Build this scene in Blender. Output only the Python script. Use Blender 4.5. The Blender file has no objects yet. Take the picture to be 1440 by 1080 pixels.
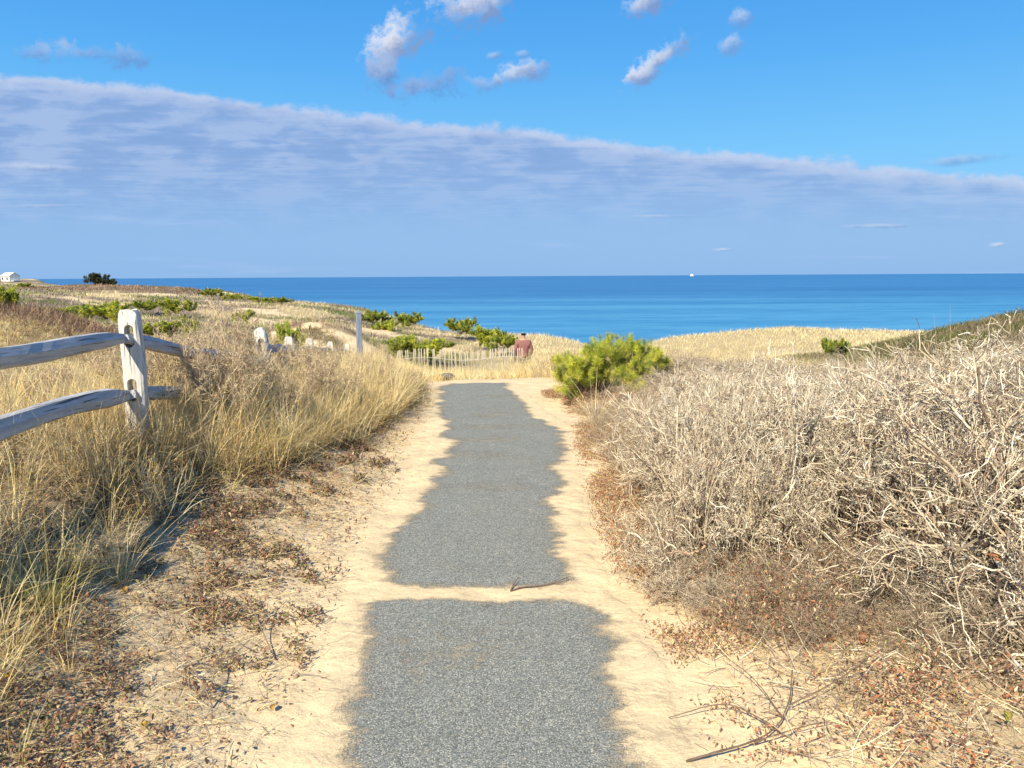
import bpy, bmesh, math, random
import numpy as np
from mathutils import Vector, Matrix
R = math.radians
random.seed(4); rng = np.random.default_rng(11)
SC = bpy.context.scene; COL = SC.collection

# ------------------------------------------------------------------ camera
F = 1067.0
PITCH = math.atan((540-388)/F); ROLL = R(0.33); EYE = 1.6
fw = Vector((0, math.cos(PITCH), -math.sin(PITCH))); up0 = Vector((0, math.sin(PITCH), math.cos(PITCH))); rt0 = Vector((1, 0, 0))
CX = rt0*math.cos(ROLL) - up0*math.sin(ROLL); CY = rt0*math.sin(ROLL) + up0*math.cos(ROLL)
def ray(px, py):
    return fw + CX*((px-720)/F) + CY*((540-py)/F)
def at(px, py, Y):                        # world point seen at that photo pixel, Y metres ahead
    d = ray(px, py); t = Y/d.y
    return Vector((d.x*t, Y, EYE + d.z*t))
def on0(px, py):                          # where that pixel meets the level path
    d = ray(px, py); t = -EYE/d.z
    return d.x*t, d.y*t
cam = bpy.data.cameras.new('camera'); co = bpy.data.objects.new('camera', cam); COL.objects.link(co)
m = Matrix.Identity(4)
for i in range(3):
    m[i][0] = CX[i]; m[i][1] = CY[i]; m[i][2] = -fw[i]
m[2][3] = EYE; co.matrix_world = m
cam.sensor_width = 36; cam.lens = F/1440*36; cam.clip_start = 0.05; cam.clip_end = 90000
SC.camera = co

# ------------------------------------------------------------------ node helpers
class NT:
    def __init__(s, tree): s.t = tree; s.n = tree.nodes; s.l = tree.links
    def new(s, typ, **k):
        n = s.n.new(typ)
        for a, b in k.items(): setattr(n, a, b)
        return n
    def put(s, sock, v):
        if v is None: return
        if isinstance(v, bpy.types.NodeSocket): s.l.new(v, sock)
        else:
            if isinstance(v, (tuple, list)) and len(v) == 3 and sock.type == 'RGBA': v = (*v, 1)
            sock.default_value = v
    def math(s, op, a, b=None, c=None, clamp=False):
        n = s.new('ShaderNodeMath', operation=op, use_clamp=clamp)
        s.put(n.inputs[0], a); s.put(n.inputs[1], b); s.put(n.inputs[2], c)
        return n.outputs[0]
    def mix(s, f, a, b, mode='MIX'):
        n = s.new('ShaderNodeMix', data_type='RGBA', blend_type=mode)
        s.put(n.inputs[0], f); s.put(n.inputs[6], a); s.put(n.inputs[7], b)
        return n.outputs[2]
    def smooth(s, x, lo, hi, a=0.0, b=1.0):
        n = s.new('ShaderNodeMapRange', interpolation_type='SMOOTHSTEP')
        s.put(n.inputs[0], x); n.inputs[1].default_value = lo; n.inputs[2].default_value = hi
        n.inputs[3].default_value = a; n.inputs[4].default_value = b
        return n.outputs[0]
    def noise(s, vec, scale, detail=4, rough=0.5, dist=0.0):
        n = s.new('ShaderNodeTexNoise'); s.put(n.inputs['Vector'], vec)
        n.inputs['Scale'].default_value = scale; n.inputs['Detail'].default_value = detail
        n.inputs['Roughness'].default_value = rough; n.inputs['Distortion'].default_value = dist
        return n.outputs['Fac']
    def xyz(s, a, b, c):
        n = s.new('ShaderNodeCombineXYZ'); s.put(n.inputs[0], a); s.put(n.inputs[1], b); s.put(n.inputs[2], c)
        return n.outputs[0]
    def mapping(s, vec, scale=(1, 1, 1), rot=(0, 0, 0)):
        n = s.new('ShaderNodeMapping'); s.put(n.inputs[0], vec); n.inputs['Scale'].default_value = scale; n.inputs['Rotation'].default_value = rot
        return n.outputs[0]
def material(name):
    mt = bpy.data.materials.new(name); mt.use_nodes = True
    t = NT(mt.node_tree); b = mt.node_tree.nodes['Principled BSDF']
    b.inputs['Roughness'].default_value = 0.8; b.inputs['Specular IOR Level'].default_value = 0.2
    return mt, t, b
def bump(t, b, h, strength, dist):
    n = t.new('ShaderNodeBump'); n.inputs['Strength'].default_value = strength; n.inputs['Distance'].default_value = dist
    t.put(n.inputs['Height'], h); t.l.new(n.outputs[0], b.inputs['Normal'])

# ------------------------------------------------------------------ light and sky
to_sun = Vector((-0.44, -0.90, 0)).normalized(); EL = R(40)
sd = Vector((to_sun.x*math.cos(EL), to_sun.y*math.cos(EL), math.sin(EL)))
sl = bpy.data.lights.new('sun', 'SUN'); sl.energy = 5.0; sl.angle = R(0.5); sl.color = (1.0, 0.92, 0.76)
so = bpy.data.objects.new('sun', sl); COL.objects.link(so); so.rotation_euler = sd.to_track_quat('Z', 'Y').to_euler(); so.location = (-10, -6, 12)

w = bpy.data.worlds.new('World'); SC.world = w; w.use_nodes = True
t = NT(w.node_tree); bg = w.node_tree.nodes['Background']
sky = t.new('ShaderNodeTexSky', sky_type='NISHITA'); sky.sun_disc = False; sky.sun_elevation = EL; sky.sun_rotation = math.atan2(sd.x, sd.y)
tc = t.new('ShaderNodeTexCoord'); sp = t.new('ShaderNodeSeparateXYZ'); t.l.new(tc.outputs['Generated'], sp.inputs[0])
x, y, z = sp.outputs
yy = t.math('MAXIMUM', y, 0.05); zz = t.math('MAXIMUM', z, 0.012)
a = t.math('DIVIDE', x, yy); b = t.math('DIVIDE', z, yy)
ab = t.xyz(a, b, 0.0)
deck = t.xyz(t.math('DIVIDE', x, zz), t.math('DIVIDE', y, zz), 0.0)
def AB(px, py):
    d = ray(px, py); return d.x/d.y, d.z/d.y
def lin(c): return tuple(((v/255)/12.92 if v/255 <= .04045 else ((v/255+.055)/1.055)**2.4) for v in c)
ramp = t.new('ShaderNodeValToRGB'); cr = ramp.color_ramp
t.put(ramp.inputs[0], t.math('MULTIPLY', z, 2.0, clamp=True))
els = [(0.0, (150, 196, 242)), (0.12, (140, 206, 250)), (0.30, (118, 197, 252)), (0.5, (88, 176, 247)), (0.72, (66, 155, 236)), (1.0, (45, 125, 215))]
while len(cr.elements) < len(els): cr.elements.new(0.5)
for e, (p, c) in zip(cr.elements, els): e.position = p; e.color = (*lin(c), 1)
base = ramp.outputs[0]
# far cloud deck with a slanting front edge
pts = [(0, 102), (200, 124), (450, 152), (640, 158), (800, 190), (1000, 216), (1200, 236), (1440, 246)]
A_ = np.array([AB(*p) for p in pts]); q = np.polyfit(A_[:, 0], A_[:, 1], 2)
edge = t.math('ADD', t.math('MULTIPLY', t.math('ADD', t.math('MULTIPLY', a, float(q[0])), float(q[1])), a), float(q[2]))
n1 = t.noise(t.mapping(ab, (1, 1.6, 1)), 5.5, 5, 0.6); n2 = t.noise(t.mapping(ab, (1, 1.4, 1)), 34, 5, 0.6)
nn = t.math('ADD', t.math('MULTIPLY', t.math('SUBTRACT', n1, 0.5), 0.045), t.math('MULTIPLY', t.math('SUBTRACT', n2, 0.5), 0.022))
below = t.math('ADD', t.math('SUBTRACT', edge, b), nn)                # >0 inside the deck
dm = t.smooth(below, -0.003, 0.009)
rows = t.noise(t.mapping(deck, (0.9, 2.3, 1), (0, 0, R(-14))), 1.5, 6, 0.62, 0.5)
rows2 = t.noise(t.mapping(ab, (1, 2.9, 1), (0, 0, R(8))), 13, 5, 0.55, 0.35)
rows3 = t.noise(t.mapping(ab, (1, 14, 1)), 2.4, 5, 0.55, 0.2)
tex = t.math('ADD', t.math('MULTIPLY', rows, 0.35), t.math('MULTIPLY', rows2, 0.65))
tx = t.smooth(tex, 0.45, 0.58)
fade = t.smooth(b, 0.03, 0.17)
txf = t.math('MULTIPLY', tx, fade)
deckc = t.mix(fade, lin((142, 186, 236)), lin((138, 171, 222)))
deckc = t.mix(t.math('MULTIPLY', txf, 0.55), deckc, lin((182, 201, 235)))
deckc = t.mix(t.math('MULTIPLY', t.smooth(tex, 0.50, 0.36), t.math('MULTIPLY', fade, 0.5)), deckc, lin((124, 157, 212)))
deckc = t.mix(t.math('MULTIPLY', t.smooth(rows3, 0.56, 0.70), 0.38), deckc, lin((176, 202, 240)))
fringe = t.math('MULTIPLY', t.smooth(below, 0.022, 0.003), t.smooth(n2, 0.25, 0.6, 0.35, 1))
deckc = t.mix(t.math('MULTIPLY', fringe, 0.8), deckc, lin((206, 216, 240)))
col = t.mix(t.math('MULTIPLY', dm, t.smooth(b, 0.0, 0.03, 0.93, 0.96)), base, deckc)
# loose puffs (photo pixel centre, radii, tilt, opacity, how white)
wq = t.math('MULTIPLY', t.math('SUBTRACT', t.noise(ab, 16, 6, 0.62), 0.5), 2.1)
wf = t.math('MULTIPLY', t.math('SUBTRACT', t.noise(ab, 48, 6, 0.68), 0.5), 1.5)
puffs = [(556, 58, 44, 36, 20, 1, 1.0), (543, 100, 30, 32, 0, .9, .2), (604, 122, 66, 24, 6, .85, .0), (734, 103, 50, 17, 12, .85, .7), (680, 118, 34, 14, -8, .6, .5),
         (664, 10, 56, 34, 0, .95, .8), (936, 76, 58, 22, 28, 1, 1.1), (906, 106, 26, 14, 10, .8, .7), (902, 6, 36, 22, 15, .9, .9), (1027, 66, 17, 17, 0, .55, .7), (1042, 25, 20, 15, 0, .5, .7),
         (130, 76, 88, 20, -6, .7, .3), (1016, 351, 20, 3, 0, .5, .9), (1405, 344, 15, 5, 5, .6, 1.0), (1345, 226, 70, 9, 4, .5, .3), (694, 78, 14, 8, 10, .5, .6), (735, 76, 12, 7, 0, .5, .5), (60, 236, 95, 7, -3, .45, .8), (1240, 318, 80, 4, 0, .4, .6), (930, 304, 70, 3, 0, .35, .6), (50, 290, 70, 4, 0, .35, .6)]
for (px, py, rx, ry, rot, op, wh) in puffs:
    a0, b0 = AB(px, py); c, s = math.cos(R(rot)), math.sin(R(rot)); sx, sy = F/rx, F/ry
    da = t.math('SUBTRACT', a, a0); db = t.math('SUBTRACT', b, b0)
    u = t.math('MULTIPLY', t.math('ADD', t.math('MULTIPLY', da, c), t.math('MULTIPLY', db, s)), sx)
    v = t.math('MULTIPLY', t.math('SUBTRACT', t.math('MULTIPLY', db, c), t.math('MULTIPLY', da, s)), sy)
    r2 = t.math('SQRT', t.math('ADD', t.math('MULTIPLY', u, u), t.math('MULTIPLY', v, v)))
    k = 1.35 if ry > 12 else 0.8
    dd = t.math('ADD', r2, t.math('MULTIPLY', t.math('ADD', wq, wf), k))
    al = t.math('MULTIPLY', t.smooth(dd, 1.0, 0.15), op)
    sh = t.math('ADD', t.math('SUBTRACT', v, t.math('MULTIPLY', u, 0.5)), t.math('MULTIPLY', wf, 1.4))
    cc = t.mix(t.smooth(sh, -0.6, 0.7), t.mix(min(wh, 1), lin((96, 140, 205)), lin((132, 156, 202))), t.mix(min(wh, 1), lin((150, 176, 222)), lin((242, 243, 250))))
    col = t.mix(t.math('MULTIPLY', al, t.smooth(y, 0.05, 0.2)), col, cc)
EXPO = 0.72
bg.inputs['Strength'].default_value = 0.1
gain = 10/2**EXPO
sc_ = t.mix(1.0, col, (gain, gain, gain), 'MULTIPLY')
t.l.new(t.mix(0.05, sc_, sky.outputs[0]), bg.inputs['Color'])
SC.view_settings.view_transform = 'Standard'; SC.view_settings.look = 'None'; SC.view_settings.exposure = EXPO; SC.view_settings.gamma = 1

# ------------------------------------------------------------------ mesh helpers
def tag(o, label=None, cat=None, group=None, kind=None):
    for k, v in (('label', label), ('category', cat), ('group', group), ('kind', kind)):
        if v: o[k] = v
    return o
def empty(name, loc, rz=0):
    o = bpy.data.objects.new(name, None); COL.objects.link(o); o.location = loc; o.rotation_euler = (0, 0, rz); o.empty_display_size = 0.2
    return o
def mesh_np(name, V, Fq, mat, col=None, smooth=False):
    me = bpy.data.meshes.new(name); V = np.asarray(V, np.float32).reshape(-1, 3); Fq = np.asarray(Fq, np.int32); k = Fq.shape[1]
    me.vertices.add(len(V)); me.vertices.foreach_set('co', V.ravel())
    me.loops.add(Fq.size); me.loops.foreach_set('vertex_index', Fq.ravel())
    me.polygons.add(len(Fq)); me.polygons.foreach_set('loop_start', np.arange(0, Fq.size, k, dtype=np.int32))
    me.polygons.foreach_set('use_smooth', np.full(len(Fq), smooth))
    me.update(calc_edges=True)
    if col is not None:
        at_ = me.attributes.new('Col', 'FLOAT_COLOR', 'POINT')
        c4 = np.ones((len(V), 4), np.float32); c4[:, :3] = col; at_.data.foreach_set('color', c4.ravel())
    me.materials.append(mat)
    return me
def link(name, me, parent=None):
    o = bpy.data.objects.new(name, me); COL.objects.link(o)
    if parent: o.parent = parent
    return o
def ribbons(P, W, side, col, tip=0.15):
    N, K, _ = P.shape
    tt = np.linspace(0, 1, K); ww = (1-(1-tip)*tt**1.6)
    off = side[:, None, :]*(W[:, None]*ww[None])[:, :, None]*0.5
    V = np.stack([P-off, P+off], 2).reshape(-1, 3)
    i = (np.arange(N)[:, None]*K+np.arange(K-1)[None])*2
    Fq = np.stack([i, i+1, i+3, i+2], -1).reshape(-1, 4)
    C_ = np.repeat(col, K*2, 0)
    return V, Fq, C_
def tubes(P, Rr, col, sides=3):
    N, K, _ = P.shape
    T = np.gradient(P, axis=1); T /= np.linalg.norm(T, axis=2, keepdims=True)+1e-9
    ref = np.where(np.abs(T[..., 2:3]) > .9, np.array([1., 0, 0]), np.array([0, 0, 1.]))
    A = np.cross(T, ref); A /= np.linalg.norm(A, axis=2, keepdims=True)+1e-9; B = np.cross(T, A)
    an = np.arange(sides)*2*np.pi/sides
    V = P[:, :, None]+Rr[:, :, None, None]*(A[:, :, None]*np.cos(an)[None, None, :, None]+B[:, :, None]*np.sin(an)[None, None, :, None])
    b0 = (np.arange(N)[:, None, None]*K+np.arange(K-1)[None, :, None])*sides
    j = np.arange(sides)[None, None]; j2 = (j+1) % sides
    Fq = np.stack([b0+j, b0+j2, b0+sides+j2, b0+sides+j], -1).reshape(-1, 4)
    return V.reshape(-1, 3), Fq, np.repeat(col, K*sides, 0)
def cat(parts):
    Vs, Fs, Cs = [], [], []; o = 0
    for V, Fq, C_ in parts: Vs.append(V); Fs.append(Fq+o); Cs.append(C_); o += len(V)
    return np.concatenate(Vs), np.concatenate(Fs), np.concatenate(Cs)
def vnoise(X, Y, s, seed=0):
    X = np.asarray(X, float)/s+seed*17.3+500; Y = np.asarray(Y, float)/s+seed*7.7+500
    xi = np.floor(X).astype(np.int64); yi = np.floor(Y).astype(np.int64); fx = X-xi; fy = Y-yi
    fx = fx*fx*(3-2*fx); fy = fy*fy*(3-2*fy)
    def h(i, j):
        n = (i*374761393+j*668265263+seed*1274126177) & 0xffffffff
        n = ((n ^ (n >> 13))*1274126177) & 0xffffffff
        return ((n ^ (n >> 16)) & 0xffff)/65535.0
    return (h(xi, yi)*(1-fx)+h(xi+1, yi)*fx)*(1-fy)+(h(xi, yi+1)*(1-fx)+h(xi+1, yi+1)*fx)*fy
def fbm(X, Y, s, seed=0, o=4):
    r = 0; a = .5; tot = 0
    for k in range(o): r = r+a*vnoise(X, Y, s/2**k, seed+k); tot += a; a *= .55
    return r/tot
def ss(x, lo, hi):
    v = np.clip((np.asarray(x, float)-lo)/(hi-lo), 0, 1); return v*v*(3-2*v)

# ------------------------------------------------------------------ terrain
def Pz(px, py, Y, dz=0.0):
    p = at(px, py, Y); return (p.x, p.y, p.z+dz)
cp = []
for yv in (-4, -1, 1, 3, 5, 7, 9, 11):
    for xv in (-0.9, -0.2, 0.6): cp.append((xv, yv, 0.0))
    cp.append((1.2, yv, 0.05)); cp.append((-1.5, yv, 0.11 if yv < 7 else 0.05))
for yv in (-4, 0, 3, 4.5, 6): cp += [(-1.95, yv, .25), (-2.55, yv, .50), (-4, yv, .66), (-7, yv, .75), (-14, yv, .9)]
for yv in (-4, 0, 3, 5, 7): cp += [(2.2, yv, .12), (3.5, yv, .2), (7, yv, .2), (14, yv, .3)]
cp += [(-2.0, 8, .16), (-2.6, 8, .25), (-4.5, 8, .35), (-2, 10.6, .02), (-3.1, 10.6, .0), (-5, 11, .05), (-3.5, 13.3, -.25), (-3.85, 16, -.55), (-4, 18.5, -.75),
       (-1.6, 13, -.22), (-.5, 12.2, -.08), (-.5, 14, -.4), (-.5, 16, -.78), (-.5, 19, -1.2), (-1, 22.5, -1.5), (-4, 22, -1.3), (3, 22.5, -1.5), (.5, 24, -1.88), (-3, 24.5, -1.75), (-1, 27, -1.8), (-2, 31, -1.6), (-6, 28, -1.3), (2, 31, -1.75),
       (0, 40, -1.75), (3, 43, -2.0), (-6, 45, -1.6), (-3, 36, -1.6),
       (1.0, 12, 0.0), (2.5, 11, .1), (5, 11, -.05), (2, 15, -.4), (5, 16, -.5), (3, 19, -1.1), (9, 12, -.1), (8, 18, -.7), (8, 24, -1.3)]
cp += [Pz(0, 412, 15, -.3), Pz(70, 420, 15, -.3), Pz(140, 440, 15, -.35), Pz(230, 468, 15, -.35), Pz(330, 490, 14, -.3),
       Pz(60, 430, 24, -.7), Pz(180, 455, 24, -.5), Pz(300, 470, 24, -.5), Pz(450, 441, 27, -.4), Pz(400, 447, 26, -.4), Pz(500, 460, 27, -.4), Pz(340, 455, 28, -.5),
       Pz(20, 432, 36, -.3), Pz(150, 436, 36, -.6), Pz(260, 436, 36, -.5), Pz(340, 432, 42, -.3), Pz(420, 434, 44, -.3),
       Pz(0, 408, 70), Pz(100, 416, 66), Pz(200, 416, 66), Pz(280, 420, 66, -.2),
       Pz(80, 402, 92, -.4), Pz(120, 398, 92, -.3), Pz(180, 398, 92, -.3), Pz(250, 402, 92, -.3), Pz(300, 413, 84, -.4), Pz(400, 427, 66, -.3), Pz(460, 436, 55, -.3), Pz(540, 452, 50, -.2), Pz(610, 460, 48, -.2), Pz(700, 467, 45, -.2),
       Pz(0, 400, 150), Pz(60, 406, 150), Pz(70, 404, 205), Pz(20, 402, 210), Pz(-60, 398, 240), Pz(0, 399, 330), Pz(15, 396, 400), Pz(40, 397, 390), Pz(-80, 392, 420), Pz(-200, 392, 200), Pz(-200, 400, 60)]
cp += [Pz(850, 480, 44, -.9), Pz(930, 488, 46, -1.1), Pz(1000, 490, 50, -1.0), Pz(1045, 476, 56, -.5), Pz(1090, 467, 58, -.15), Pz(1150, 471, 58, -.2), Pz(1280, 475, 60, -.1), Pz(1400, 480, 64, 0), Pz(1080, 500, 44), Pz(1180, 500, 42, 0), Pz(1020, 508, 36),
       Pz(1440, 434, 24, -.15), Pz(1380, 446, 24, -.15), Pz(1300, 466, 24, -.15), Pz(1220, 482, 24, -.2), Pz(1120, 500, 24, -.25), Pz(1000, 520, 22, -.2), Pz(1600, 412, 24, -.15),
       Pz(1440, 450, 17, -.4), Pz(1300, 490, 17, -.4), Pz(1600, 440, 40, -.6), Pz(1440, 470, 36, -.5)]
cp = np.array(cp)
def warp(X, Y):
    Y = np.maximum(np.asarray(Y, float), -4.5)
    return np.asarray(X, float)/(Y+6), np.log(Y+6)
def kern(d2): return np.sqrt(d2+0.0012)
_u, _v = warp(cp[:, 0], cp[:, 1])
_K = kern((_u[:, None]-_u[None])**2+(_v[:, None]-_v[None])**2)
_w = np.linalg.solve(_K+1e-9*np.eye(len(cp)), cp[:, 2])
CO_X = [-400, -250, -122, -60, -36, -17, -5, 3, 13, 25, 60, 300]
CO_Y = [640, 408, 212, 120, 96, 69, 52, 46, 60, 68, 76, 110]
def edge_l(Y): return np.interp(Y, [0, 3, 4.5, 6, 9, 11, 13], [-.68, -.76, -.84, -.88, -.92, -1.12, -1.35])
def edge_r(Y): return np.interp(Y, [0, 2.4, 3.2, 5, 7.4, 8.4, 9.5, 10.7, 13], [.8, .8, .72, .66, .72, .8, .62, .45, .3])
def gz(X, Y, micro=True):
    X = np.asarray(X, float); Y = np.asarray(Y, float); sh = X.shape; X = X.ravel(); Y = Y.ravel()
    Z = np.empty_like(X)
    for i in range(0, len(X), 60000):
        u, v = warp(X[i:i+60000], Y[i:i+60000])
        Z[i:i+60000] = kern((u[:, None]-_u[None])**2+(v[:, None]-_v[None])**2) @ _w
    if micro:
        off = ss(np.maximum(edge_l(Y)-X, X-edge_r(Y)), -.15, .5)
        onp = 1-ss(Y, 10.5, 13)
        off = np.maximum(off, 1-onp)
        Z = Z*np.where(onp > 0, np.maximum(off, 1-onp), 1)
        sc = np.clip(Y/15, 1, 6)
        Z += off*((fbm(X, Y, .7, 3)-.5)*.10*np.minimum(sc, 2)+(fbm(X, Y, 9, 5, 3)-.5)*(.5+.8*ss(-X/(Y+1), .1, .25)*ss(Y, 20, 30))*ss(Y, 14, 60))
        Z += (fbm(X, Y, .22, 9, 2)-.5)*.012
    yc = np.interp(X, CO_X, CO_Y)
    k = ss(Y-yc-(fbm(X, Y, 12, 8, 3)-.5)*6, 0, 30)
    Z = Z*(1-k)-36*k
    return Z.reshape(sh)

# vegetation colour field (used for the blades and for the dead thatch under them)
SAND = np.array((.66, .505, .29)); STRAW = np.array((.72, .57, .31)); BROWN = np.array((.25, .18, .12)); GREEN = np.array((.13, .15, .045)); RED = np.array((.20, .07, .05)); GREY = np.array((.34, .29, .23))
def field(X, Y):
    """colour and sand-ness at a place"""
    X = np.asarray(X, float); Y = np.asarray(Y, float)
    s1 = np.clip(Y*.12, .9, 14)
    u = X/(Y+6)*30; v = np.log(Y+6)*30
    n1 = fbm(u, v*1.4, 2.2, 21); n2 = fbm(u, v*1.4, 1.4, 31); n3 = fbm(u, v*1.4, 2.0, 41)
    c = np.tile(STRAW*.9, (len(X), 1))
    far = ss(Y, 12, 22); leftf = ss(-X/(Y+1), -.05, .12)
    br = ss(n1, .42, .52)*np.maximum(far*leftf, .35*(Y < 12))
    c = c*(1-br[:, None])+br[:, None]*(BROWN*.6+GREY*.4)
    gr = ss(n2, .53, .60)*far*leftf*.9
    c = c*(1-gr[:, None])+gr[:, None]*GREEN*1.2
    # right-hand dark green hill
    h = ss(X/(Y+.1), .30, .40)*ss(Y, 13, 17)*(1-ss(Y, 27, 34))
    hm = ss(n1*.5+n2*.5, .42, .58)[:, None]; hc = GREEN*np.array((1.15, 1, 1))*(.7+.5*n3[:, None])*(1-hm*.7)+BROWN*.75*hm
    c = c*(1-h[:, None])+h[:, None]*hc
    # brown mound on the left
    mth = np.maximum(ss(-X/(Y+.1), .36, .46)*ss(Y, 10, 12)*(1-ss(Y, 17, 20))*.9, ss(-X/(Y+.1), .34, .42)*ss(Y, 76, 82)*(1-ss(Y, 110, 125))*.65)
    mth = np.maximum(mth, np.exp(-((X+7.3)/2.2)**2-((Y-27)/4)**2)*.8)
    c = c*(1-mth[:, None])+mth[:, None]*(BROWN*np.array((.85, .7, .65)))
    sand = ss(n3, .60, .66)*far*leftf*(1-h)
    band = np.exp(-((Y-67)/4.5)**2)*ss(-X, 26, 34)*ss(n2, .3, .5)
    sand = np.maximum(sand, band)
    return c, sand
def sand_nodes(t, tc, base):
    n = t.noise(tc, 3.0, 6, .6); n2 = t.noise(tc, 55, 4, .65); n3 = t.noise(tc, 340, 2, .6)
    f = t.math('ADD', t.math('ADD', t.smooth(n, .25, .75, .88, 1.10), t.smooth(n2, .3, .7, -.10, .10)), t.smooth(n3, .3, .7, -.12, .12))
    c = t.mix(1.0, base, t.xyz(f, f, f), 'MULTIPLY')
    c = t.mix(t.math('MULTIPLY', t.smooth(t.noise(tc, 130, 2, .5), .68, .74), .55), c, (.17, .12, .075))
    hh = t.math('ADD', t.math('ADD', t.math('MULTIPLY', t.noise(t.mapping(tc, (1, 1.2, 1)), 9, 6, .65, .6), 1.0), t.math('MULTIPLY', t.smooth(t.noise(tc, 4.2, 2, .5), .3, .65), .6)), t.math('MULTIPLY', n2, .22))
    return c, hh
def build_ground():
    nu, nv = 760, 760
    U = np.linspace(-2.4, 2.4, nu); Vv = np.linspace(math.log(1.6), math.log(700), nv)
    UU, VV = np.meshgrid(U, Vv); Y = np.exp(VV)-6; X = UU*(Y+6)
    Z = gz(X, Y)
    Xr, Yr = X.ravel(), Y.ravel()
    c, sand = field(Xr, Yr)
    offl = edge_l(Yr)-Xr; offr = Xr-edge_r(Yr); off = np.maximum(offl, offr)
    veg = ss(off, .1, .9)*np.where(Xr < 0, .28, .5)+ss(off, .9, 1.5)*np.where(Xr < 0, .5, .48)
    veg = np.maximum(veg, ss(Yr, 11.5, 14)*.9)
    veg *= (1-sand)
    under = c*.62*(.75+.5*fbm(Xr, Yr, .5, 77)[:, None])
    under = np.where((Yr < 11)[:, None], under*.55+np.array((.07, .05, .032))*.45, under)  # near ground darkened: leaf mould, plus shade painted into gaps under plants
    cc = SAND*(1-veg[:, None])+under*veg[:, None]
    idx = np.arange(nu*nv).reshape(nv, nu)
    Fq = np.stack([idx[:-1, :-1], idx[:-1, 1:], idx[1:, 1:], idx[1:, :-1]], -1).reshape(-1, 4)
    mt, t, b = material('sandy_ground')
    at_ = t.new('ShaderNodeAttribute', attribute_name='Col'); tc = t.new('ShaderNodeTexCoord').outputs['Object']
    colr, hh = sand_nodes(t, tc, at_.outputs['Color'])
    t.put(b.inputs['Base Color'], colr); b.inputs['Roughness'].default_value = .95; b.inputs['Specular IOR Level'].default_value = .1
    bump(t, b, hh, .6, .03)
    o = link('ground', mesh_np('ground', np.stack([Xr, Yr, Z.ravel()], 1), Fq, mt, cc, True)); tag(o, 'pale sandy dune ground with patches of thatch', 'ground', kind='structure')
build_ground()

# ------------------------------------------------------------------ path
LE = [(1250, 455), (1080, 483), (1053, 483), (1010, 506), (956, 524), (925, 512), (901, 518), (893, 545), (886, 560), (878, 548), (870, 520), (847, 522), (842, 540), (836, 556), (820, 534), (788, 545), (750, 557), (735, 566), (718, 576), (712, 600), (700, 592), (690, 608), (674, 612), (647, 620), (634, 634), (622, 640), (612, 622), (602, 626), (594, 636), (586, 620), (569, 614), (560, 626), (552, 620), (541, 623), (536, 650)]
RE = [(1250, 960), (1080, 903), (1030, 880), (971, 872), (932, 852), (909, 864), (878, 852), (857, 845), (848, 800), (838, 780), (822, 800), (816, 804), (794, 806), (785, 775), (761, 792), (738, 775), (707, 779), (690, 786), (660, 782), (647, 790), (630, 794), (602, 786), (585, 749), (572, 738), (563, 732), (556, 722), (547, 722), (540, 706), (536, 690)]
LEw = np.array([on0(x_, y_) for y_, x_ in LE]); REw = np.array([on0(x_, y_) for y_, x_ in RE])
def _smooth(W_):
    o = np.argsort(W_[:, 1]); W_ = W_[o]; yq = np.arange(W_[0, 1], W_[-1, 1], .04); xq = np.interp(yq, W_[:, 1], W_[:, 0])
    out = np.array([np.average(xq, weights=np.exp(-((yq-y0)/(.07+.028*y0))**2)) for y0 in yq]); return np.stack([out, yq], 1)
LEw, REw = _smooth(LEw), _smooth(REw)
STRIP_U = np.array([on0(*p) for p in [(500, 818), (540, 824), (600, 829), (700, 831), (800, 824), (860, 822)]]); STRIP_L = np.array([on0(*p) for p in [(500, 846), (540, 846), (620, 841), (740, 843), (800, 849), (880, 862)]])
def path_cover(X, Y):                    # 1 = bare asphalt, 0 = blown sand
    xl = np.interp(Y, LEw[:, 1], LEw[:, 0]); xr = np.interp(Y, REw[:, 1], REw[:, 0])
    wob = (fbm(X*.5, Y, .20, 61)-.5)*.26+(fbm(X, Y, .05, 63)-.5)*.05
    d = np.minimum(X-xl, xr-X)+wob+.025
    yu = np.interp(X, STRIP_U[:, 0], STRIP_U[:, 1]); yl = np.interp(X, STRIP_L[:, 0], STRIP_L[:, 1])
    mid = (yu+yl)/2; half = (yu-yl)/2
    ds = np.abs(Y-mid)-half*.85+wob*.5
    cov = ss(d, -.10, .13)*ss(ds, -.04, .09)
    dust = ss(fbm(X*.7, Y*1.6, .55, 71), .50, .78)*.22+.09+.03*ss(Y, 6, 10)
    return cov*(1-dust)
def path_off(X, Y):
    return np.maximum(np.interp(Y, LEw[:, 1], LEw[:, 0])-X, X-np.interp(Y, REw[:, 1], REw[:, 0]))
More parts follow.
